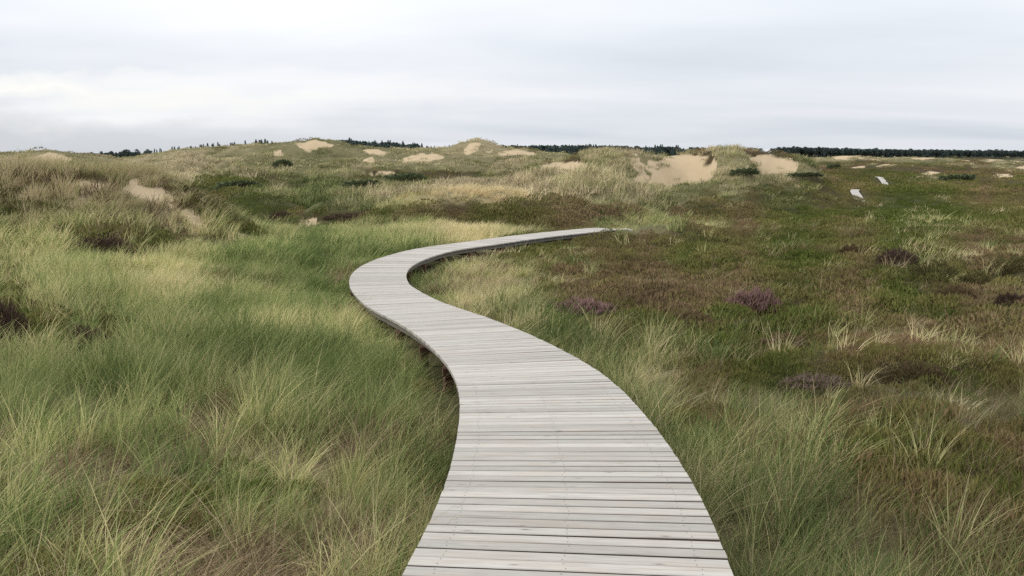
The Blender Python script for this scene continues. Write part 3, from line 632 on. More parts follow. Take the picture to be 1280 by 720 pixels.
LEAN = (.30, .04)
C_near = tuft_collection('near_tuft', [blades(30, .085, .26, .66, .0062, 4, LEAN, .38, .8) for _ in range(6)] + [blades(22, .06, .35, .85, .0058, 5, LEAN, .36, 1.0) for _ in range(4)] + [blades(32, .12, .16, .42, .0056, 4, LEAN, .6, .6) for _ in range(3)], M_grass)
C_mid = tuft_collection('mid_tuft', [blades(28, .13, .26, .70, .012, 4, LEAN, .36, .9) for _ in range(7)] + [blades(26, .2, .18, .45, .011, 3, LEAN, .6, .5) for _ in range(3)], M_grass)
C_far = tuft_collection('far_tuft', [blades(28, .28, .28, .72, .025, 3, LEAN, .42, .7) for _ in range(6)], M_grass)
C_vfar = tuft_collection('distant_tuft', [blades(34, .7, .35, .85, .055, 2, LEAN, .5, .6) for _ in range(5)], M_grass_far)
C_dune = tuft_collection('dune_tuft', [blades(30, 1.5, .4, 1.0, .14, 2, LEAN, .5, .6) for _ in range(4)], M_grass_far)
C_dead = tuft_collection('dead_tuft', [blades(34, .22, .03, .09, .0045, 3, (0, 0), 4.2, .2) for _ in range(5)], M_dead)
C_hn = tuft_collection('heath_near', [sprigs(170, .22, .15, .06, .0095) for _ in range(5)], M_heath)
C_hm = tuft_collection('heath_mid', [sprigs(130, .34, .20, .07, .021) for _ in range(5)], M_heath_far)
C_hf = tuft_collection('heath_far', [sprigs(100, .9, .40, .13, .06) for _ in range(4)], M_heath_far)
C_hv = tuft_collection('heath_distant', [sprigs(80, 2.2, .6, .3, .18) for _ in range(3)], M_heath_far)

def grass_tint(D):
    wl = np.clip(D['r'] / 14, .8, 9)
    return .06 + .62 * D['pale'] + .16 * sstep(25, 90, D['r']) + .06 * sstep(90, 200, D['r']) + .20 * fbm(D['X'] / wl, D['Y'] / wl, .8, 2, 95) + rng.normal(0, .15, len(D['X'])) - .15 * ((D['px'] > 900) & (D['r'] > 30) & (D['hs'] < 1.5)) + np.where((D['sd'] > 1.2) & (D['r'] < 40) & (D['px'] > 600), -.06 + rng.normal(0, .24, len(D['X'])), .07)
# near grass on both sides of the walk
D = scatter(12000, 1.6, 12.5, 46, 1.0); D = keep(D, clear(D, .03) & (rng.random(len(D['X'])) < grass_prob(D) * np.clip(.62 + .85 * fbm(D['X'], D['Y'], .75, 2, 81), .10, 1) * np.where((D['px'] < 430) & (D['py'] > 575), .55, 1)))
short = np.where(D['sd'] > 1.2, .78, 1.0) * np.where((D['px'] < 430) & (D['py'] > 575), rng.choice([.42, .55, .7, .95], len(D['X'])), 1.0) * np.where(np.abs(D['sd']) < 1.15, .72, 1)
grow('marram_grass', D, *C_near, 'tall wind-bent green and straw grass beside the boardwalk', .65, 1.15, grass_tint(D), short)
D = scatter(22000, 12, 30, 38, 1.0); D = keep(D, clear(D, .08) & (rng.random(len(D['X'])) < grass_prob(D) * np.clip(.75 + .7 * fbm(D['X'], D['Y'], 1.3, 2, 82), .15, 1)))
short = np.where(D['sd'] > 3, .75, 1.0) * np.where(np.abs(D['sd']) < 1.5, .6, 1.0) * np.where((D['Y'] > 20) & (D['sd'] < 3) & (D['sd'] > -2), .75, 1.0)
grow('marram_grass', D, *C_mid, 'dense grey-green grass field left of the curving boardwalk', .75, 1.25, grass_tint(D), short)
D = scatter(24000, 29, 66, 35, 1.0); D = keep(D, clear(D, .15) & (rng.random(len(D['X'])) < grass_prob(D) * np.clip(.8 + .7 * fbm(D['X'], D['Y'], 2.2, 2, 83), .15, 1)) & visible(D['X'], D['Y'], D['Z'], .6))
short = np.where(np.abs(D['sd']) < 2.5, .5, 1.0)
short = short * (.72 + .28 * sstep(1.2, .5, D['hs']) + .45 * sstep(.7, 1.6, D['hs']) * (D['px'] < 420) * sstep(-.4, .5, fbm(D['X'], D['Y'], 1.8, 2, 87)))
grow('marram_grass', D, *C_far, 'pale grass on the low mounds past the first bend', .75, 1.3, grass_tint(D) + .04 * sstep(.7, 1.6, D['hs']), short)
D = scatter(36000, 64, 180, 34, 1.1); D = keep(D, clear(D, .3) & (rng.random(len(D['X'])) < grass_prob(D) * np.clip(.7 + .8 * fbm(D['X'], D['Y'], 4.5, 2, 84), .12, 1)) & visible(D['X'], D['Y'], D['Z'], .6))
grow('dune_grass', D, *C_vfar, 'olive and straw grass on the dune slopes', .7, 1.25, .43 + 1.2 * (grass_tint(D) - .40), .9)
D = scatter(36000, 175, 470, 34, 1.2); D = keep(D, clear(D, .6) & (rng.random(len(D['X'])) < grass_prob(D) * np.clip(.7 + .8 * fbm(D['X'], D['Y'], 11, 2, 85), .12, 1)) & visible(D['X'], D['Y'], D['Z'], .8))
grow('dune_grass', D, *C_dune, 'grass over the far dunes on the skyline', .6, 1.1, .43 + 1.0 * (grass_tint(D) - .40), .6)
# dead straw lying between the tufts
D = scatter(8500, 1.6, 16, 44, 1.0); D = keep(D, clear(D, .2) & (rng.random(len(D['X'])) < np.clip(.2 + .4 * ((D['px'] < 460) & (D['py'] > 540)) + 1.1 * sstep(-.2, .6, fbm(D['X'], D['Y'], 1.1, 2, 91)) - .5 * (D['sd'] > 0), 0, 1)))
grow('dead_grass', D, *C_dead, 'brown dead grass lying matted between the tufts', .6, 1.2, rng.uniform(.2, .9, len(D['X'])), None, yaw=3, sink=-.03)
# thin bleached wisps that stand in the heath
D = scatter(6000, 7, 62, 33, 1.0); D = keep(D, clear(D, .3) & (D['px'] > 560) & (D['sd'] > 1) & (D['heath'] > .35) & (rng.random(len(D['X'])) < np.clip(.12 + .7 * fbm(D['X'], D['Y'], 3.5, 2, 99), 0, .8)))
for near_, cc_ in ((True, C_mid), (False, C_far)):
    E_ = keep(D, (D['r'] < 26) == near_)
    grow('bleached_grass', E_, *cc_, 'thin bleached grass standing in the near heath' if near_ else 'thin bleached grass dotted over the far heath', .5, .95, rng.uniform(.45, 1.05, len(E_['X'])), .85)
# last year's stalks still standing among the green
C_st = tuft_collection('stalk_tuft', [blades(16, .10, .22, .62, .006, 4, LEAN, .5, .8) for _ in range(4)], M_dead)
C_sf = tuft_collection('stalk_tuft_far', [blades(22, .28, .25, .65, .022, 3, LEAN, .5, .7) for _ in range(4)], M_dead)
D = scatter(5000, 1.8, 17, 44, 1.0); pr = np.clip(.30 + .5 * fbm(D['X'], D['Y'], 1.4, 2, 93) + .25 * ((D['px'] < 460) & (D['py'] > 520)), 0, 1)
D = keep(D, clear(D, .1) & (rng.random(len(D['X'])) < pr)); grow('dead_grass', D, *C_st, 'standing dead brown stalks among the near grass', .6, 1.1, rng.uniform(.1, 1, len(D['X'])), np.where(D['px'] < 430, .75, 1.0))
D = scatter(13000, 16, 60, 35, 1.0); pr = np.clip(.16 + .5 * fbm(D['X'], D['Y'], 2.6, 2, 94) + .8 * sstep(.5, 1.2, D['hs']) * (D['px'] < 420), 0, .85) * np.clip(1.3 - D['heath'], 0, 1) * (1 - .8 * D['sand'])
D = keep(D, clear(D, .3) & (rng.random(len(D['X'])) < pr)); grow('dead_grass', D, *C_sf, 'brown dead stalks on the left mound and along the walk', .65, 1.15, rng.uniform(.1, .9, len(D['X'])), .9)
# heather and crowberry mats
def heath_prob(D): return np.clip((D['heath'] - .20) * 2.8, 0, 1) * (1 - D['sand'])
def heath_tint(D): return .86 - .86 * D['green'] + rng.normal(0, .15, len(D['X'])) + .22 * fbm(D['X'] / np.clip(D['r'] / 25, .7, 8), D['Y'] / np.clip(D['r'] / 25, .7, 8), 1.0, 2, 97)
D = scatter(12000, 1.8, 16, 44, 1.0); D = keep(D, clear(D, .12) & (rng.random(len(D['X'])) < heath_prob(D)))
grow('heather_carpet', D, *C_hn, 'low brown and green heather mats right of the boardwalk', .7, 1.3, heath_tint(D), None, yaw=3)
D = scatter(22000, 15, 62, 36, 1.0); D = keep(D, clear(D, .2) & (rng.random(len(D['X'])) < heath_prob(D)) & visible(D['X'], D['Y'], D['Z'], .2))
grow('heather_carpet', D, *C_hm, 'brown and moss green heath across the moor', .8, 1.5, heath_tint(D), None, yaw=3)
D = scatter(20000, 58, 190, 34, 1.1); D = keep(D, clear(D, .6) & (rng.random(len(D['X'])) < heath_prob(D)) & visible(D['X'], D['Y'], D['Z'], .3))
grow('heather_carpet', D, *C_hf, 'dark heath between the dunes in the middle distance', .7, 1.3, heath_tint(D), None, yaw=3)
D = scatter(12000, 185, 480, 34, 1.2); D = keep(D, clear(D, 1.5) & (rng.random(len(D['X'])) < heath_prob(D)) & visible(D['X'], D['Y'], D['Z'], .5))
grow('heather_carpet', D, *C_hv, 'dark heath on the far moor before the forest', .7, 1.2, heath_tint(D), None, yaw=3)

# ------------------------------------------------------------------ the boardwalk
def plank_mesh(name, ends_l, ends_r, wid, th, mat, x0, board=None):
    """one board along local x; ends follow the curve of the deck edge; top arrises eased; slightly cupped"""
    e = .004; hw = wid / 2; prof = [(-hw, -th), (-hw, -e), (-hw + e, 0), (0, -.0012), (hw - e, 0), (hw, -e), (hw, -th)]
    V = []
    for side in (0, 1):
        for (y, z) in prof:
            f = (y + hw) / wid; xs = ends_l if side == 0 else ends_r
            V.append((xs[0] * (1 - f) + xs[1] * f, y, z))
    k = len(prof); Fq = [(i, i + 1, k + i + 1, k + i) for i in range(k - 1)] + [(k - 1, 0, k, 2 * k - 1)]
    return V, Fq, [tuple(range(k))[::-1], tuple(range(k, 2 * k))]
PITCH_P, TH = 0.1205, 0.038
bw_s0 = 5.0
p0, _ = path_at(bw_s0)
board = empty('boardwalk', (float(p0[0]), float(p0[1]), float(deck_z(bw_s0))), 'weathered grey plank boardwalk winding in an S from the foreground into the dunes', 'boardwalk')
org = np.array(board.location)
rp = random.Random(3)
s = 0.3; rest_V, rest_F, rest_B = [], [], []; screws_V, screws_F = [], []; n_single = 0
while s < END_S - .1:
    wv = PITCH_P - rp.choice([.011, .013, .015, .018, .012, .021]) + rp.uniform(-.002, .002)
    sc_ = s + PITCH_P / 2; p, tn = path_at(sc_); nrm = np.array([tn[1], -tn[0]]); z = float(deck_z(sc_))
    slope = float(deck_z(sc_ + .3) - deck_z(sc_ - .3)) / .6
    # how the ends are cut: follow the edge curve
    pa, ta = path_at(sc_ - wv / 2); pb, tb = path_at(sc_ + wv / 2)
    ed = lambda q, tt, sd_: float(np.dot(q + np.array([tt[1], -tt[0]]) * sd_ * float(half_w(q[1])) - p, nrm))
    jl, jr = rp.gauss(0, .0014), rp.gauss(0, .0014)
    el = (ed(pa, ta, -1) + jl, ed(pb, tb, -1) + jl); er = (ed(pa, ta, 1) + jr, ed(pb, tb, 1) + jr)
    V, Fq, Fn = plank_mesh('plank', el, er, wv, TH, M_deck, 0)
    yaw = math.atan2(nrm[1], nrm[0]) + rp.gauss(0, .0018); dz = rp.gauss(0, .0016); roll = math.atan(slope) + rp.gauss(0, .006); tip = rp.gauss(0, .0010)
    single = sc_ > bw_s0 and n_single < 300
    if single:
        me = bpy.data.meshes.new('plank'); me.from_pydata(V, [], Fq + Fn); me.materials.append(M_deck); me.materials.append(M_flank)
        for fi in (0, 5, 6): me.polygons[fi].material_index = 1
        o = new_obj('plank', me, board); o.location = (float(p[0]) - org[0], float(p[1]) - org[1], z + dz - org[2]); o.rotation_euler = (roll, tip, yaw); n_single += 1
        cxs, cys = math.cos(yaw), math.sin(yaw)
        if p[1] < 9:
            for fx in (-.60, -.02 + rp.uniform(-.01, .01), .60):
                for fy in (-.028, .028):
                    lx, ly = fx + rp.uniform(-.012, .012), fy + rp.uniform(-.006, .006); b0 = len(screws_V)
                    for q in range(6):
                        a = q * math.pi / 3; rr_ = .0036
                        xx, yy = lx + rr_ * math.cos(a), ly + rr_ * math.sin(a)
                        screws_V.append((float(p[0]) - org[0] + xx * cxs - yy * cys, float(p[1]) - org[1] + xx * cys + yy * cxs, z + dz - org[2] + yy * math.sin(roll) - xx * math.sin(tip) + .0012))
                    screws_F.append(tuple(range(b0, b0 + 6)))
    else:
        b0 = len(rest_V); cxs, cys = math.cos(yaw), math.sin(yaw)
        for (x, y, zz) in V:
            rest_V.append((float(p[0]) - org[0] + x * cxs - y * cys, float(p[1]) - org[1] + x * cys + y * cxs, z + dz + zz - org[2] + y * math.sin(roll))); rest_B.append(s * 3.7 % 1)
        rest_F += [tuple(i + b0 for i in f) for f in Fq + Fn]
    s += PITCH_P
def simple(name, V, Fc, mat, parent, kind=None, attrs=None):
    me = bpy.data.meshes.new(name); me.from_pydata(V, [], Fc); me.materials.append(mat)
    for k, a in (attrs or {}).items():
        at = me.attributes.new(k, 'FLOAT', 'POINT'); at.data.foreach_set('value', np.asarray(a, np.float32))
    o = new_obj(name, me, parent)
    if kind: o['kind'] = kind
    return o
simple('plank_run', rest_V, rest_F, M_deck, board, 'stuff', dict(board=rest_B))
simple('screw_heads', screws_V, screws_F, M_screw, board, 'stuff')
def box_verts(c, ax, ay, az, hx, hy, hz):
    c, ax, ay, az = map(np.asarray, (c, ax, ay, az)); return [tuple(c + ax * hx * i + ay * hy * j + az * hz * k) for k in (-1, 1) for j in (-1, 1) for i in (-1, 1)]
BOX_F = [(0, 2, 3, 1), (4, 5, 7, 6), (0, 1, 5, 4), (2, 6, 7, 3), (0, 4, 6, 2), (1, 3, 7, 5)]
def beam_along(off, s0, s1, hw, hz, drop, origin, line_at, zfun, step=.25):
    V, Fc = [], []
    ss = np.arange(s0, s1, step)
    for i, q in enumerate(ss):
        p, tn = line_at(q); n_ = np.array([tn[1], -tn[0]]); z = float(zfun(q)) - drop
        for a, b in ((-1, -1), (1, -1), (1, 1), (-1, 1)):
            xy = p + n_ * (off + a * hw); V.append((xy[0] - origin[0], xy[1] - origin[1], z + b * hz - origin[2]))
        if i: 
            b0 = 4 * i
            for k in range(4): Fc.append((b0 - 4 + k, b0 - 4 + (k + 1) % 4, b0 + (k + 1) % 4, b0 + k))
    Fc += [(3, 2, 1, 0), tuple(range(len(V) - 4, len(V)))]
    return V, Fc
for off in (-.60, 0.0, .60):
    V, Fc = beam_along(off, .35, END_S - .3, .035, .065, TH + .067, org, path_at, deck_z)
    simple('stringer', V, Fc, M_beam, board)
s = 1.2
while s < END_S - 1:
    p, tn = path_at(s); n_ = np.array([tn[1], -tn[0]]); z = float(deck_z(s))
    zt = z - TH - .134
    V = box_verts((p[0] - org[0], p[1] - org[1], zt - .055 - org[2]), (*n_, 0), (*tn, 0), (0, 0, 1), .70, .04, .05)
    simple('crossbeam', V, BOX_F, M_post, board)
    for sd_ in (-1, 1):
        c = p + n_ * sd_ * .62 + tn * .088
        gz = float(height(np.array([c[0]]), np.array([c[1]]))[0]); top = zt - .004; bot = gz - .35
        # a square post with chamfered corners
        a = .055; ch = .012; ring = [(-a, -a + ch), (-a + ch, -a), (a - ch, -a), (a, -a + ch), (a, a - ch), (a - ch, a), (-a + ch, a), (-a, a - ch)]
        V = []
        for zz in (bot, top):
            for x, y in ring: V.append((c[0] - org[0] + n_[0] * x + tn[0] * y, c[1] - org[1] + n_[1] * x + tn[1] * y, zz - org[2]))
        simple('post', V, [(i, (i + 1) % 8, 8 + (i + 1) % 8, 8 + i) for i in range(8)] + [tuple(range(8))[::-1], tuple(range(8, 16))], M_post, board)
    s += 1.95
# the two stretches far out on the moor
FAR_LABELS = ['pale far stretch of boardwalk nearer the camera, on the moor in front of the forest', 'smallest farthest stretch of pale boardwalk, above and right of the nearer one']
for fw, lab in zip(FAR_WALKS, FAR_LABELS):
    fs = np.r_[0, np.cumsum(np.linalg.norm(np.diff(fw[:, :2], axis=0), axis=1))]
    ft = np.gradient(fw[:, :2], axis=0); ft /= np.linalg.norm(ft, axis=1)[:, None]
    def f_at(q):
        p = np.array([np.interp(q, fs, fw[:, k]) for k in range(2)]); tn = np.array([np.interp(q, fs, ft[:, k]) for k in range(2)]); return p, tn / np.linalg.norm(tn)
    f_z = lambda q: np.interp(q, fs, fw[:, 2])
    c0_ = fw[len(fw) // 2]; root = empty('boardwalk', tuple(map(float, c0_)), lab, 'boardwalk')
    V, Fc, Bd = [], [], []
    q = .1
    while q < fs[-1] - .1:
        p, tn = f_at(q); n_ = np.array([tn[1], -tn[0]]); b0 = len(V)
        sl_ = float(f_z(q + .2) - f_z(q - .2)) / .4; tv = np.array([tn[0], tn[1], sl_]); tv /= np.linalg.norm(tv); nv = np.cross((*n_, 0), tv)
        V += box_verts(np.array([p[0], p[1], float(f_z(q))]) - c0_, (*n_, 0), tv, nv, .74, .066, .02); Fc += [tuple(i + b0 for i in f) for f in BOX_F]; Bd += [q * 3.7 % 1] * 8
        q += .14
    simple('plank_run', V, Fc, M_deck, root, 'stuff', dict(board=Bd))
    for off in (-.6, .6):
        V, Fc = beam_along(off, .2, fs[-1] - .2, .04, .07, .1, c0_, f_at, f_z, .6); simple('stringer', V, Fc, M_beam, root)
    q = 1.0
    while q < fs[-1] - 1:
        p, tn = f_at(q); n_ = np.array([tn[1], -tn[0]])
        for sd_ in (-1, 1):
            c = p + n_ * sd_ * .62
            simple('post', box_verts(np.array([c[0], c[1], float(f_z(q)) - .45]) - c0_, (*n_, 0), (*tn, 0), (0, 0, 1), .055, .055, .36), BOX_F, M_post, root)
        q += 3.0

# ------------------------------------------------------------------ heather bushes, tussocks and shrubs that stand out singly
M_fol = {'brown': mat_plain_foliage('heather_leaf_brown', (.075, .054, .028), (.185, .135, .072)),
         'dark': mat_plain_foliage('heather_leaf_dark', (.050, .032, .026), (.14, .092, .072)),
         'olive': mat_plain_foliage('heather_leaf_olive', (.062, .062, .024), (.165, .145, .062)),
         'juniper': mat_plain_foliage('juniper_leaf', (.070, .090, .048), (.165, .190, .098))}
M_flower = {'purple': mat_plain_foliage('heather_flower_purple', (.20, .115, .100), (.37, .235, .21)), 'faded': mat_plain_foliage('heather_flower_faded', (.15, .10, .088), (.26, .19, .165))}
M_stem = mat_plain_foliage('woody_stem', (.05, .035, .025), (.10, .075, .055), 0)
M_tuss = {k: mat_plain_foliage('tussock_' + k, a, b, .3) for k, a, b in (('straw', (.28, .235, .14), (.46, .39, .25)), ('grey', (.17, .18, .10), (.34, .31, .19)), ('green', (.08, .105, .04), (.20, .20, .10)))}
def dome_lobes(n, r_):
    return [(r_.uniform(-.55, .55), r_.uniform(-.5, .5), r_.uniform(.45, .75), r_.uniform(.7, 1.0)) for _ in range(n)]
def bush_meshes(seed, nspr, sprig, wid, flower):
    """unit bush: about 1 wide each way and 0.5 tall, built of several overlapping cushions of sprigs"""
    r_ = random.Random(seed); g = np.random.default_rng(seed); lob = [(0, 0, .8, 1.0)] + dome_lobes(6, r_)
    az = g.uniform(0, 2*np.pi, nspr * 3); q = np.sqrt(g.random(nspr * 3)); x, y = q * np.cos(az) * .5, q * np.sin(az) * .5
    z = np.zeros_like(x)
    for lx, ly, lr, lh in lob:
        d2 = ((x - lx * .5) ** 2 + (y - ly * .5) ** 2) / (lr * .5) ** 2; z = np.maximum(z, np.sqrt(np.maximum(1 - d2, 0)) * lh * (.36 + .12 * math.sin(9 * lx + 4 * ly)))
    rag = .10 * np.sin(x * 23 + y * 9) * np.sin(y * 19 - x * 7); z = z + rag * (z > .02); ok = np.where(z + g.uniform(-.05, .05, len(z)) > .03)[0][:nspr]; x, y, z = x[ok], y[ok], z[ok]; n = len(ok)
    zz = z * np.where(g.random(n) < .8, 1.0, g.uniform(.2, .9, n))
    V, qd, t_, B, U = blades(n, .001, sprig * .6, sprig * 1.3, wid, 2, (.06, 0), .4, .2, g); nv = len(V) // n
    # splay outwards from the centre
    Vr = V.reshape(n, nv, 3); up = Vr[:, :, 2:3] / sprig; Vr[:, :, 0] += x[:, None] * (1 + up[:, :, 0] * .18); Vr[:, :, 1] += y[:, None] * (1 + up[:, :, 0] * .18); Vr[:, :, 2] += zz[:, None]
    fol = (Vr.reshape(-1, 3), qd, t_, B, U)
    fl = None
    if flower:
        k = np.where(zz > .12)[0]; k = k[g.random(len(k)) < flower]
        fv, fq, ft_, fb, fu = blades(len(k), .001, sprig * .8, sprig * 1.5, wid * 1.25, 2, (.06, 0), .3, .2, g); fr = fv.reshape(len(k), -1, 3)
        fr[:, :, 0] += x[k][:, None]; fr[:, :, 1] += y[k][:, None]; fr[:, :, 2] += (zz[k] + sprig * .45)[:, None]; fl = (fr.reshape(-1, 3), fq, ft_, fb, fu)
    # a few woody stems rising to the cushions
    sv, sq, st, sb, su = blades(14, .08, .15, .36, .02, 3, (0, 0), .7, .2, g)
    return fol, fl, (sv, sq, st, sb, su)
BUSH = {}
def heather(px, py, wpx, hpx, col, flower, label, name='heather_bush', cat='heather', group=None):
    X, Y, Z = ground_hit(px, py); wm, hm = wpx / F_PX * Y, hpx / F_PX * Y
    near = Y < 22; key = (near, col, flower, len(BUSH) % 3 if near else 0)
    o = empty(name, (X, Y, Z - .02), label, cat, group, random.uniform(-.4, .4))
    if key not in BUSH:
        px_m = max(.006, .9 * Y / F_PX) / max(wm, .2); spr = .085 if not flower else .10
        fol, fl, st = bush_meshes(17 + len(BUSH), 2600 if near else 1300, spr, px_m, .75 if flower == 'purple' else (.5 if flower else 0))
        BUSH[key] = [fast_mesh('foliage', fol[0], fol[1], fol[2], M_fol[col], dict(blade=fol[3], up=fol[4])),
                     fast_mesh('flowers', fl[0], fl[1], fl[2], M_flower[flower], dict(blade=fl[3], up=fl[4])) if fl else None,
                     fast_mesh('stem', st[0], st[1], st[2], M_stem, dict(blade=st[3], up=st[4]))]
    sc = (wm, wm * random.uniform(.6, .85), hm / .46)
    for nm, me in zip(('foliage', 'flowers', 'stem'), BUSH[key]):
        if me: c = new_obj(nm, me, o); c.scale = sc
    return o
for h_ in HB: heather(*h_)
for px, py, w_, h_, lab in SH: heather(px, py, w_, h_, 'juniper', None, lab, 'shrub', 'shrub')
TUSS = {}
def tussock(px, py, hpx, col, label, lean=.25):
    X, Y, Z = ground_hit(px, py); hm = hpx / F_PX * Y
    o = empty('grass_tussock', (X, Y, Z - .02), label, 'grass tussock', 'pale grass tussocks on the moor')
    g = np.random.default_rng(int(px)); w_ = max(.0045, .75 * Y / F_PX)
    v, q, t_, b, u = merge([blades(70, .10 * hm / .5, hm * .45, hm * 1.05, w_, 4, (lean, 0), .22, .9, g), blades(30, .13 * hm / .5, hm * .3, hm * .7, w_, 4, (lean, 0), .5, .8, g)])
    c = new_obj('blades', fast_mesh('blades', v, q, t_, M_tuss[col], dict(blade=b, up=u)), o)
    v, q, t_, b, u = blades(46, .14 * hm / .5, hm * .08, hm * .22, w_, 3, (0, 0), 1.8, .2, g)
    new_obj('thatch', fast_mesh('thatch', v, q, t_, M_dead_plain, dict(blade=b, up=u)), o)
M_dead_plain = mat_plain_foliage('dead_thatch', (.10, .07, .04), (.28, .21, .13), .2)
TU = [
 (1087, 378, 30, 'straw', 'tallest straw-white tussock standing alone on the moor, right of the pinkish cushion'),
 (1056, 383, 20, 'straw', 'short bleached tussock just left of the tallest straw-white one'),
 (1142, 404, 34, 'grey', 'pale fan of grass below the tallest straw-white tussock'),
 (1180, 408, 24, 'grey', 'thin pale tussock right of the fan of grass'),
 (1252, 412, 34, 'straw', 'bleached tussock leaning near the right edge, above the rusty moor'),
 (782, 356, 16, 'straw', 'small cream tussock on the moor between walk and horizon'),
 (1072, 425, 28, 'straw', 'split pale tussock with few blades below the brown hump'),
 (912, 425, 34, 'grey', 'pale grass fan at the lower left of the pinkish purple cushion'),
 (836, 418, 26, 'grey', 'grey-green fan of grass in front of the wide rusty mound'),
 (960, 425, 30, 'straw', 'thin straw tussock just right of the pale fan under the pinkish cushion'),
 (1205, 545, 70, 'straw', 'tall thin straw tussock in front of the large rust-brown mound'),
 (1150, 560, 60, 'grey', 'spreading pale tussock, largest in the right foreground'),
 (1040, 545, 50, 'grey', 'grey-green tussock below the faded mauve heather'),
 (950, 520, 55, 'straw', 'bleached tussock leaning near the boardwalk on the right'),
 (330, 590, 70, 'straw', 'straw-coloured tussock alone in the left foreground'),
]
for a in TU: tussock(*a)

# ------------------------------------------------------------------ conifers along the skyline
def conifer(seed, kind):
    g = np.random.default_rng(seed); n = 190 if kind == 'spruce' else 170
    if kind == 'spruce':
        t_ = g.random(n) ** .8; r_ = (1 - t_) ** .85 * .20 + .012; z = .12 + .88 * t_
        rr = r_ * np.sqrt(g.uniform(.25, 1, n)) * (1 + .25 * np.sin(t_ * 44))
    else:
        t_ = g.random(n); z = .38 + .6 * t_; rr = .26 * np.sqrt(np.maximum(1 - ((t_ - .45) / .6) ** 2, .02)) * np.sqrt(g.uniform(.2, 1, n)) * g.choice([.75, 1.0, 1.15], n)
    a = g.uniform(0, 2*np.pi, n); x, y = rr * np.cos(a), rr * np.sin(a); s_ = g.uniform(.035, .06, n) * (1.15 if kind == 'pine' else 1 - .45 * t_)
    # every spray: two crossed little leaf faces, drooping outward
    V, T = [], []
    for k in range(n):
        c, sn = math.cos(a[k]), math.sin(a[k]); d = s_[k]; dr = -.55 * d if kind == 'spruce' else g.uniform(-.3, .6) * d
        V += [(x[k] - sn * d, y[k] + c * d, z[k]), (x[k] + sn * d, y[k] - c * d, z[k] + .2 * d), (x[k] + c * d * 1.5, y[k] + sn * d * 1.5, z[k] + dr), (x[k] - c * d * .6, y[k] - sn * d * .6, z[k] + d * 1.1)]
        b = 4 * k; T += [(b, b + 1, b + 2), (b, b + 1, b + 3)]
    V, B = np.array(V), np.repeat(g.random(n), 4)
    crown = fast_mesh('crown', V, None, T, M_pine, dict(blade=B, up=B * 0))
    # tapered trunk with limbs
    TV, TF = [], []
    def limb(p, q, r0, r1):
        b = len(TV); ax = np.array(q) - np.array(p); u_ = np.cross(ax, (.3, .9, .2)); u_ /= np.linalg.norm(u_); v_ = np.cross(ax, u_); v_ /= np.linalg.norm(v_)
        for c_, r_2 in ((p, r0), (q, r1)):
            for i in range(5): TV.append(tuple(np.array(c_) + (u_ * math.cos(i * 1.2566) + v_ * math.sin(i * 1.2566)) * r_2))
        TF.extend([(b + i, b + (i + 1) % 5, b + 5 + (i + 1) % 5, b + 5 + i) for i in range(5)])
    limb((0, 0, -.06), (.005, 0, .5), .018, .011); limb((.005, 0, .5), (0, 0, .97), .011, .003)
    for i in range(7):
        zz = .3 + .08 * i; aa = i * 2.4; ll_ = .16 * (1.1 - zz) + .03; limb((0, 0, zz), (math.cos(aa) * ll_, math.sin(aa) * ll_, zz + (.05 if kind == 'pine' else -.02)), .006, .002)
    me = bpy.data.meshes.new('trunk'); me.from_pydata(TV, [], TF); me.materials.append(M_bark)
    return crown, me
M_pine = mat_plain_foliage('conifer_needles', (.070, .098, .090), (.15, .19, .168), .1)  # distance haze put into the colour: needles lightened and blued
m, t, o = new_mat('conifer_bark'); principled(t, o, mixc(t, noise(t, N(t, 'ShaderNodeTexCoord').outputs['Object'], 30, 3), (.05, .036, .026), (.11, .08, .06)), .95, .1); M_bark = m
SPR = [conifer(100 + k, 'spruce') for k in range(5)]; PIN = [conifer(200 + k, 'pine') for k in range(5)]
rt = random.Random(11)
def plant_tree(px, top_py, Y, kind, hgt, label, group):
    x, ztop = at_depth(px, top_py, Y); x, ztop = float(x), float(ztop); zg = float(height(np.array([x]), np.array([Y]))[0])
    h = hgt if hgt else max(ztop - zg, 3.0)
    z = ztop - h if hgt and ztop - h < zg else zg
    o = empty('spruce_tree' if kind == 'spruce' else 'pine_tree', (x, Y, z), label, 'tree', group, rt.uniform(0, 6.28))
    cr, tr = (SPR if kind == 'spruce' else PIN)[rt.randrange(5)]; h = ztop - z
    for nm, me in (('crown', cr), ('trunk', tr)):
        c = new_obj(nm, me, o); w_ = h * rt.uniform(.8, 1.15) * (1.0 if kind == 'spruce' else 1.1); c.scale = (w_, w_, h)
ORD = 'first second third fourth fifth sixth seventh eighth ninth tenth eleventh twelfth thirteenth fourteenth fifteenth sixteenth seventeenth eighteenth nineteenth'.split()
def ordinal(k):
    if k < 19: return ORD[k]
    tens = {20: 'twentieth', 30: 'thirtieth', 40: 'fortieth'}; n_ = k + 1
    return tens[n_] if n_ in tens else {2: 'twenty', 3: 'thirty', 4: 'forty'}[n_ // 10] + '-' + ORD[n_ % 10 - 1]
def row(x0, x1, step, tops, Y, kind, label, group, jit=1.6, depth=18, count=False):
    q = x0; kth = 0; xs = [a for a, _ in tops]; ys = [b for _, b in tops]
    while q < x1:
        plant_tree(q, float(np.interp(q, xs, ys)) + rt.choice([-1, -.6, -.2, .2, .5, .9, 1.5]) * jit, Y + rt.uniform(-depth, depth), kind, None, label + (', %s from the left' % ordinal(kth) if count else ''), group); kth += 1; q += step * rt.choice([.3, .4, .55, .8, 1.1, 2.6])
row(106, 190, 4.0, [(100, 193), (125, 191), (150, 189), (180, 187), (190, 190)], 430, 'pine', 'small dark tree in the skyline dip at the left', 'trees in the dip on the left skyline', count=True)
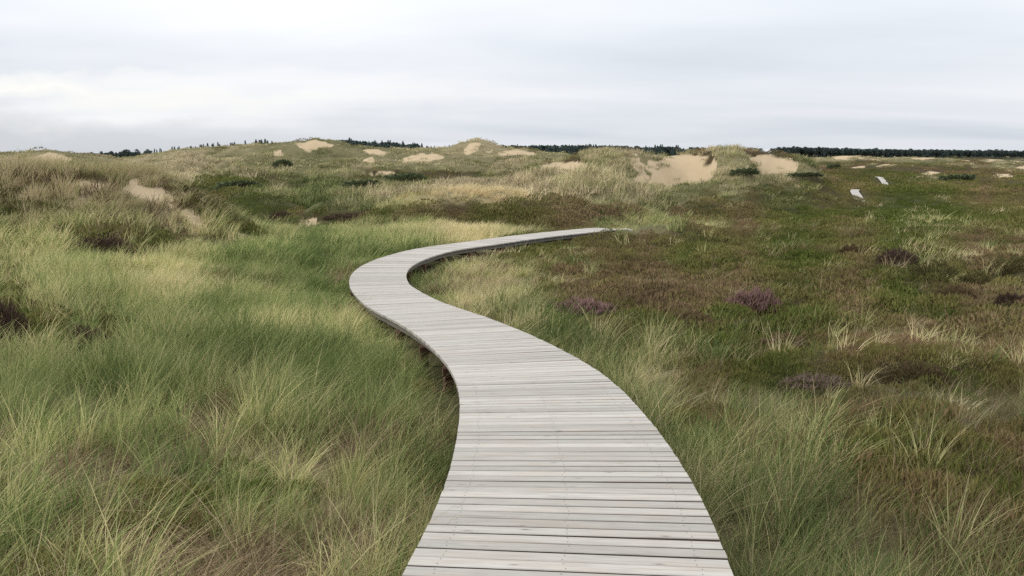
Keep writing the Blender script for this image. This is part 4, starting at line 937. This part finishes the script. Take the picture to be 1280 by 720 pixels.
row(193, 340, 5.2, [(193, 186), (235, 183), (270, 179), (300, 176.5), (340, 174.5)], 400, 'spruce', 'thin spruce tip above the long left dune ridge', 'spruce tips above the left dune ridge', 1.2, count=True)
row(424, 528, 2.9, [(424, 177), (436, 174), (460, 176), (490, 177), (510, 178.5), (528, 181)], 420, 'spruce', 'dark spruce in the row right of the highest bare dune', 'spruces right of the highest bare dune', count=True)
row(528, 572, 5.0, [(528, 182), (572, 183)], 430, 'spruce', 'small spruce tip between the two bare peaks on the skyline', 'spruce tips between the bare peaks', count=True)
row(616, 868, 2.7, [(616, 183), (640, 182), (690, 182.5), (726, 181), (760, 182.5), (790, 184), (800, 184.5), (825, 182), (850, 183), (868, 186)], 440, 'spruce', 'dark spruce in the skyline row left of the big bare dune', 'spruces left of and behind the big bare dune')
row(932, 990, 5.5, [(932, 186), (990, 186)], 520, 'pine', 'small pine at the right end of the big dune crest', 'pines at the end of the dune crest', 1.0, count=True)
row(980, 1300, 4.6, [(980, 183.5), (1030, 184.5), (1100, 186), (1200, 187), (1300, 188)], 720, 'pine', 'dark pine in the front row of the long forest at the right', 'front row of the forest at the right', 1.0, 10)
# the wood behind the front rows: one mass
cc = bpy.data.collections.new('forest_trees')
for k, (cr, tr) in enumerate(PIN[:4] + SPR[:2]): cc.objects.link(bpy.data.objects.new('forest_tree_%d' % k, cr))
n = 1500; X_, Y_ = rng.uniform(195, 560, n), rng.uniform(705, 830, n); ok = X_ / Y_ > .285
X2, Y2 = rng.uniform(-260, 110, 1000), rng.uniform(440, 540, 1000); ok2 = (X2 / Y2 > -.02) | ((X2 / Y2 > -.19) & (X2 / Y2 < -.10)) | (X2 / Y2 < -.40)
X_, Y_ = np.r_[X_[ok], X2[ok2]], np.r_[Y_[ok], Y2[ok2]]; Z_ = height(X_, Y_); n = len(X_)
pxf, _ = project(X_, Y_, Z_); topf = np.interp(pxf, [100, 190, 425, 528, 640, 760, 868, 980, 1100, 1300], [192, 189.5, 176.5, 181, 182.5, 182.8, 185, 184.6, 187, 189])
_, ztopf = at_depth(pxf, topf, Y_); hh = np.clip(ztopf - Z_, 2.5, 16) * rng.uniform(.85, 1.06, n); ww = hh * rng.uniform(1.0, 1.4, n)
instancer('forest', np.stack([X_, Y_, Z_], -1), np.stack([0 * X_, 0 * X_, rng.uniform(0, 6.28, n)], -1), np.stack([ww, ww, hh], -1), 0 * X_, 0 * X_ + .5, cc, 6, 'dark conifer wood massed behind the dunes on the horizon')
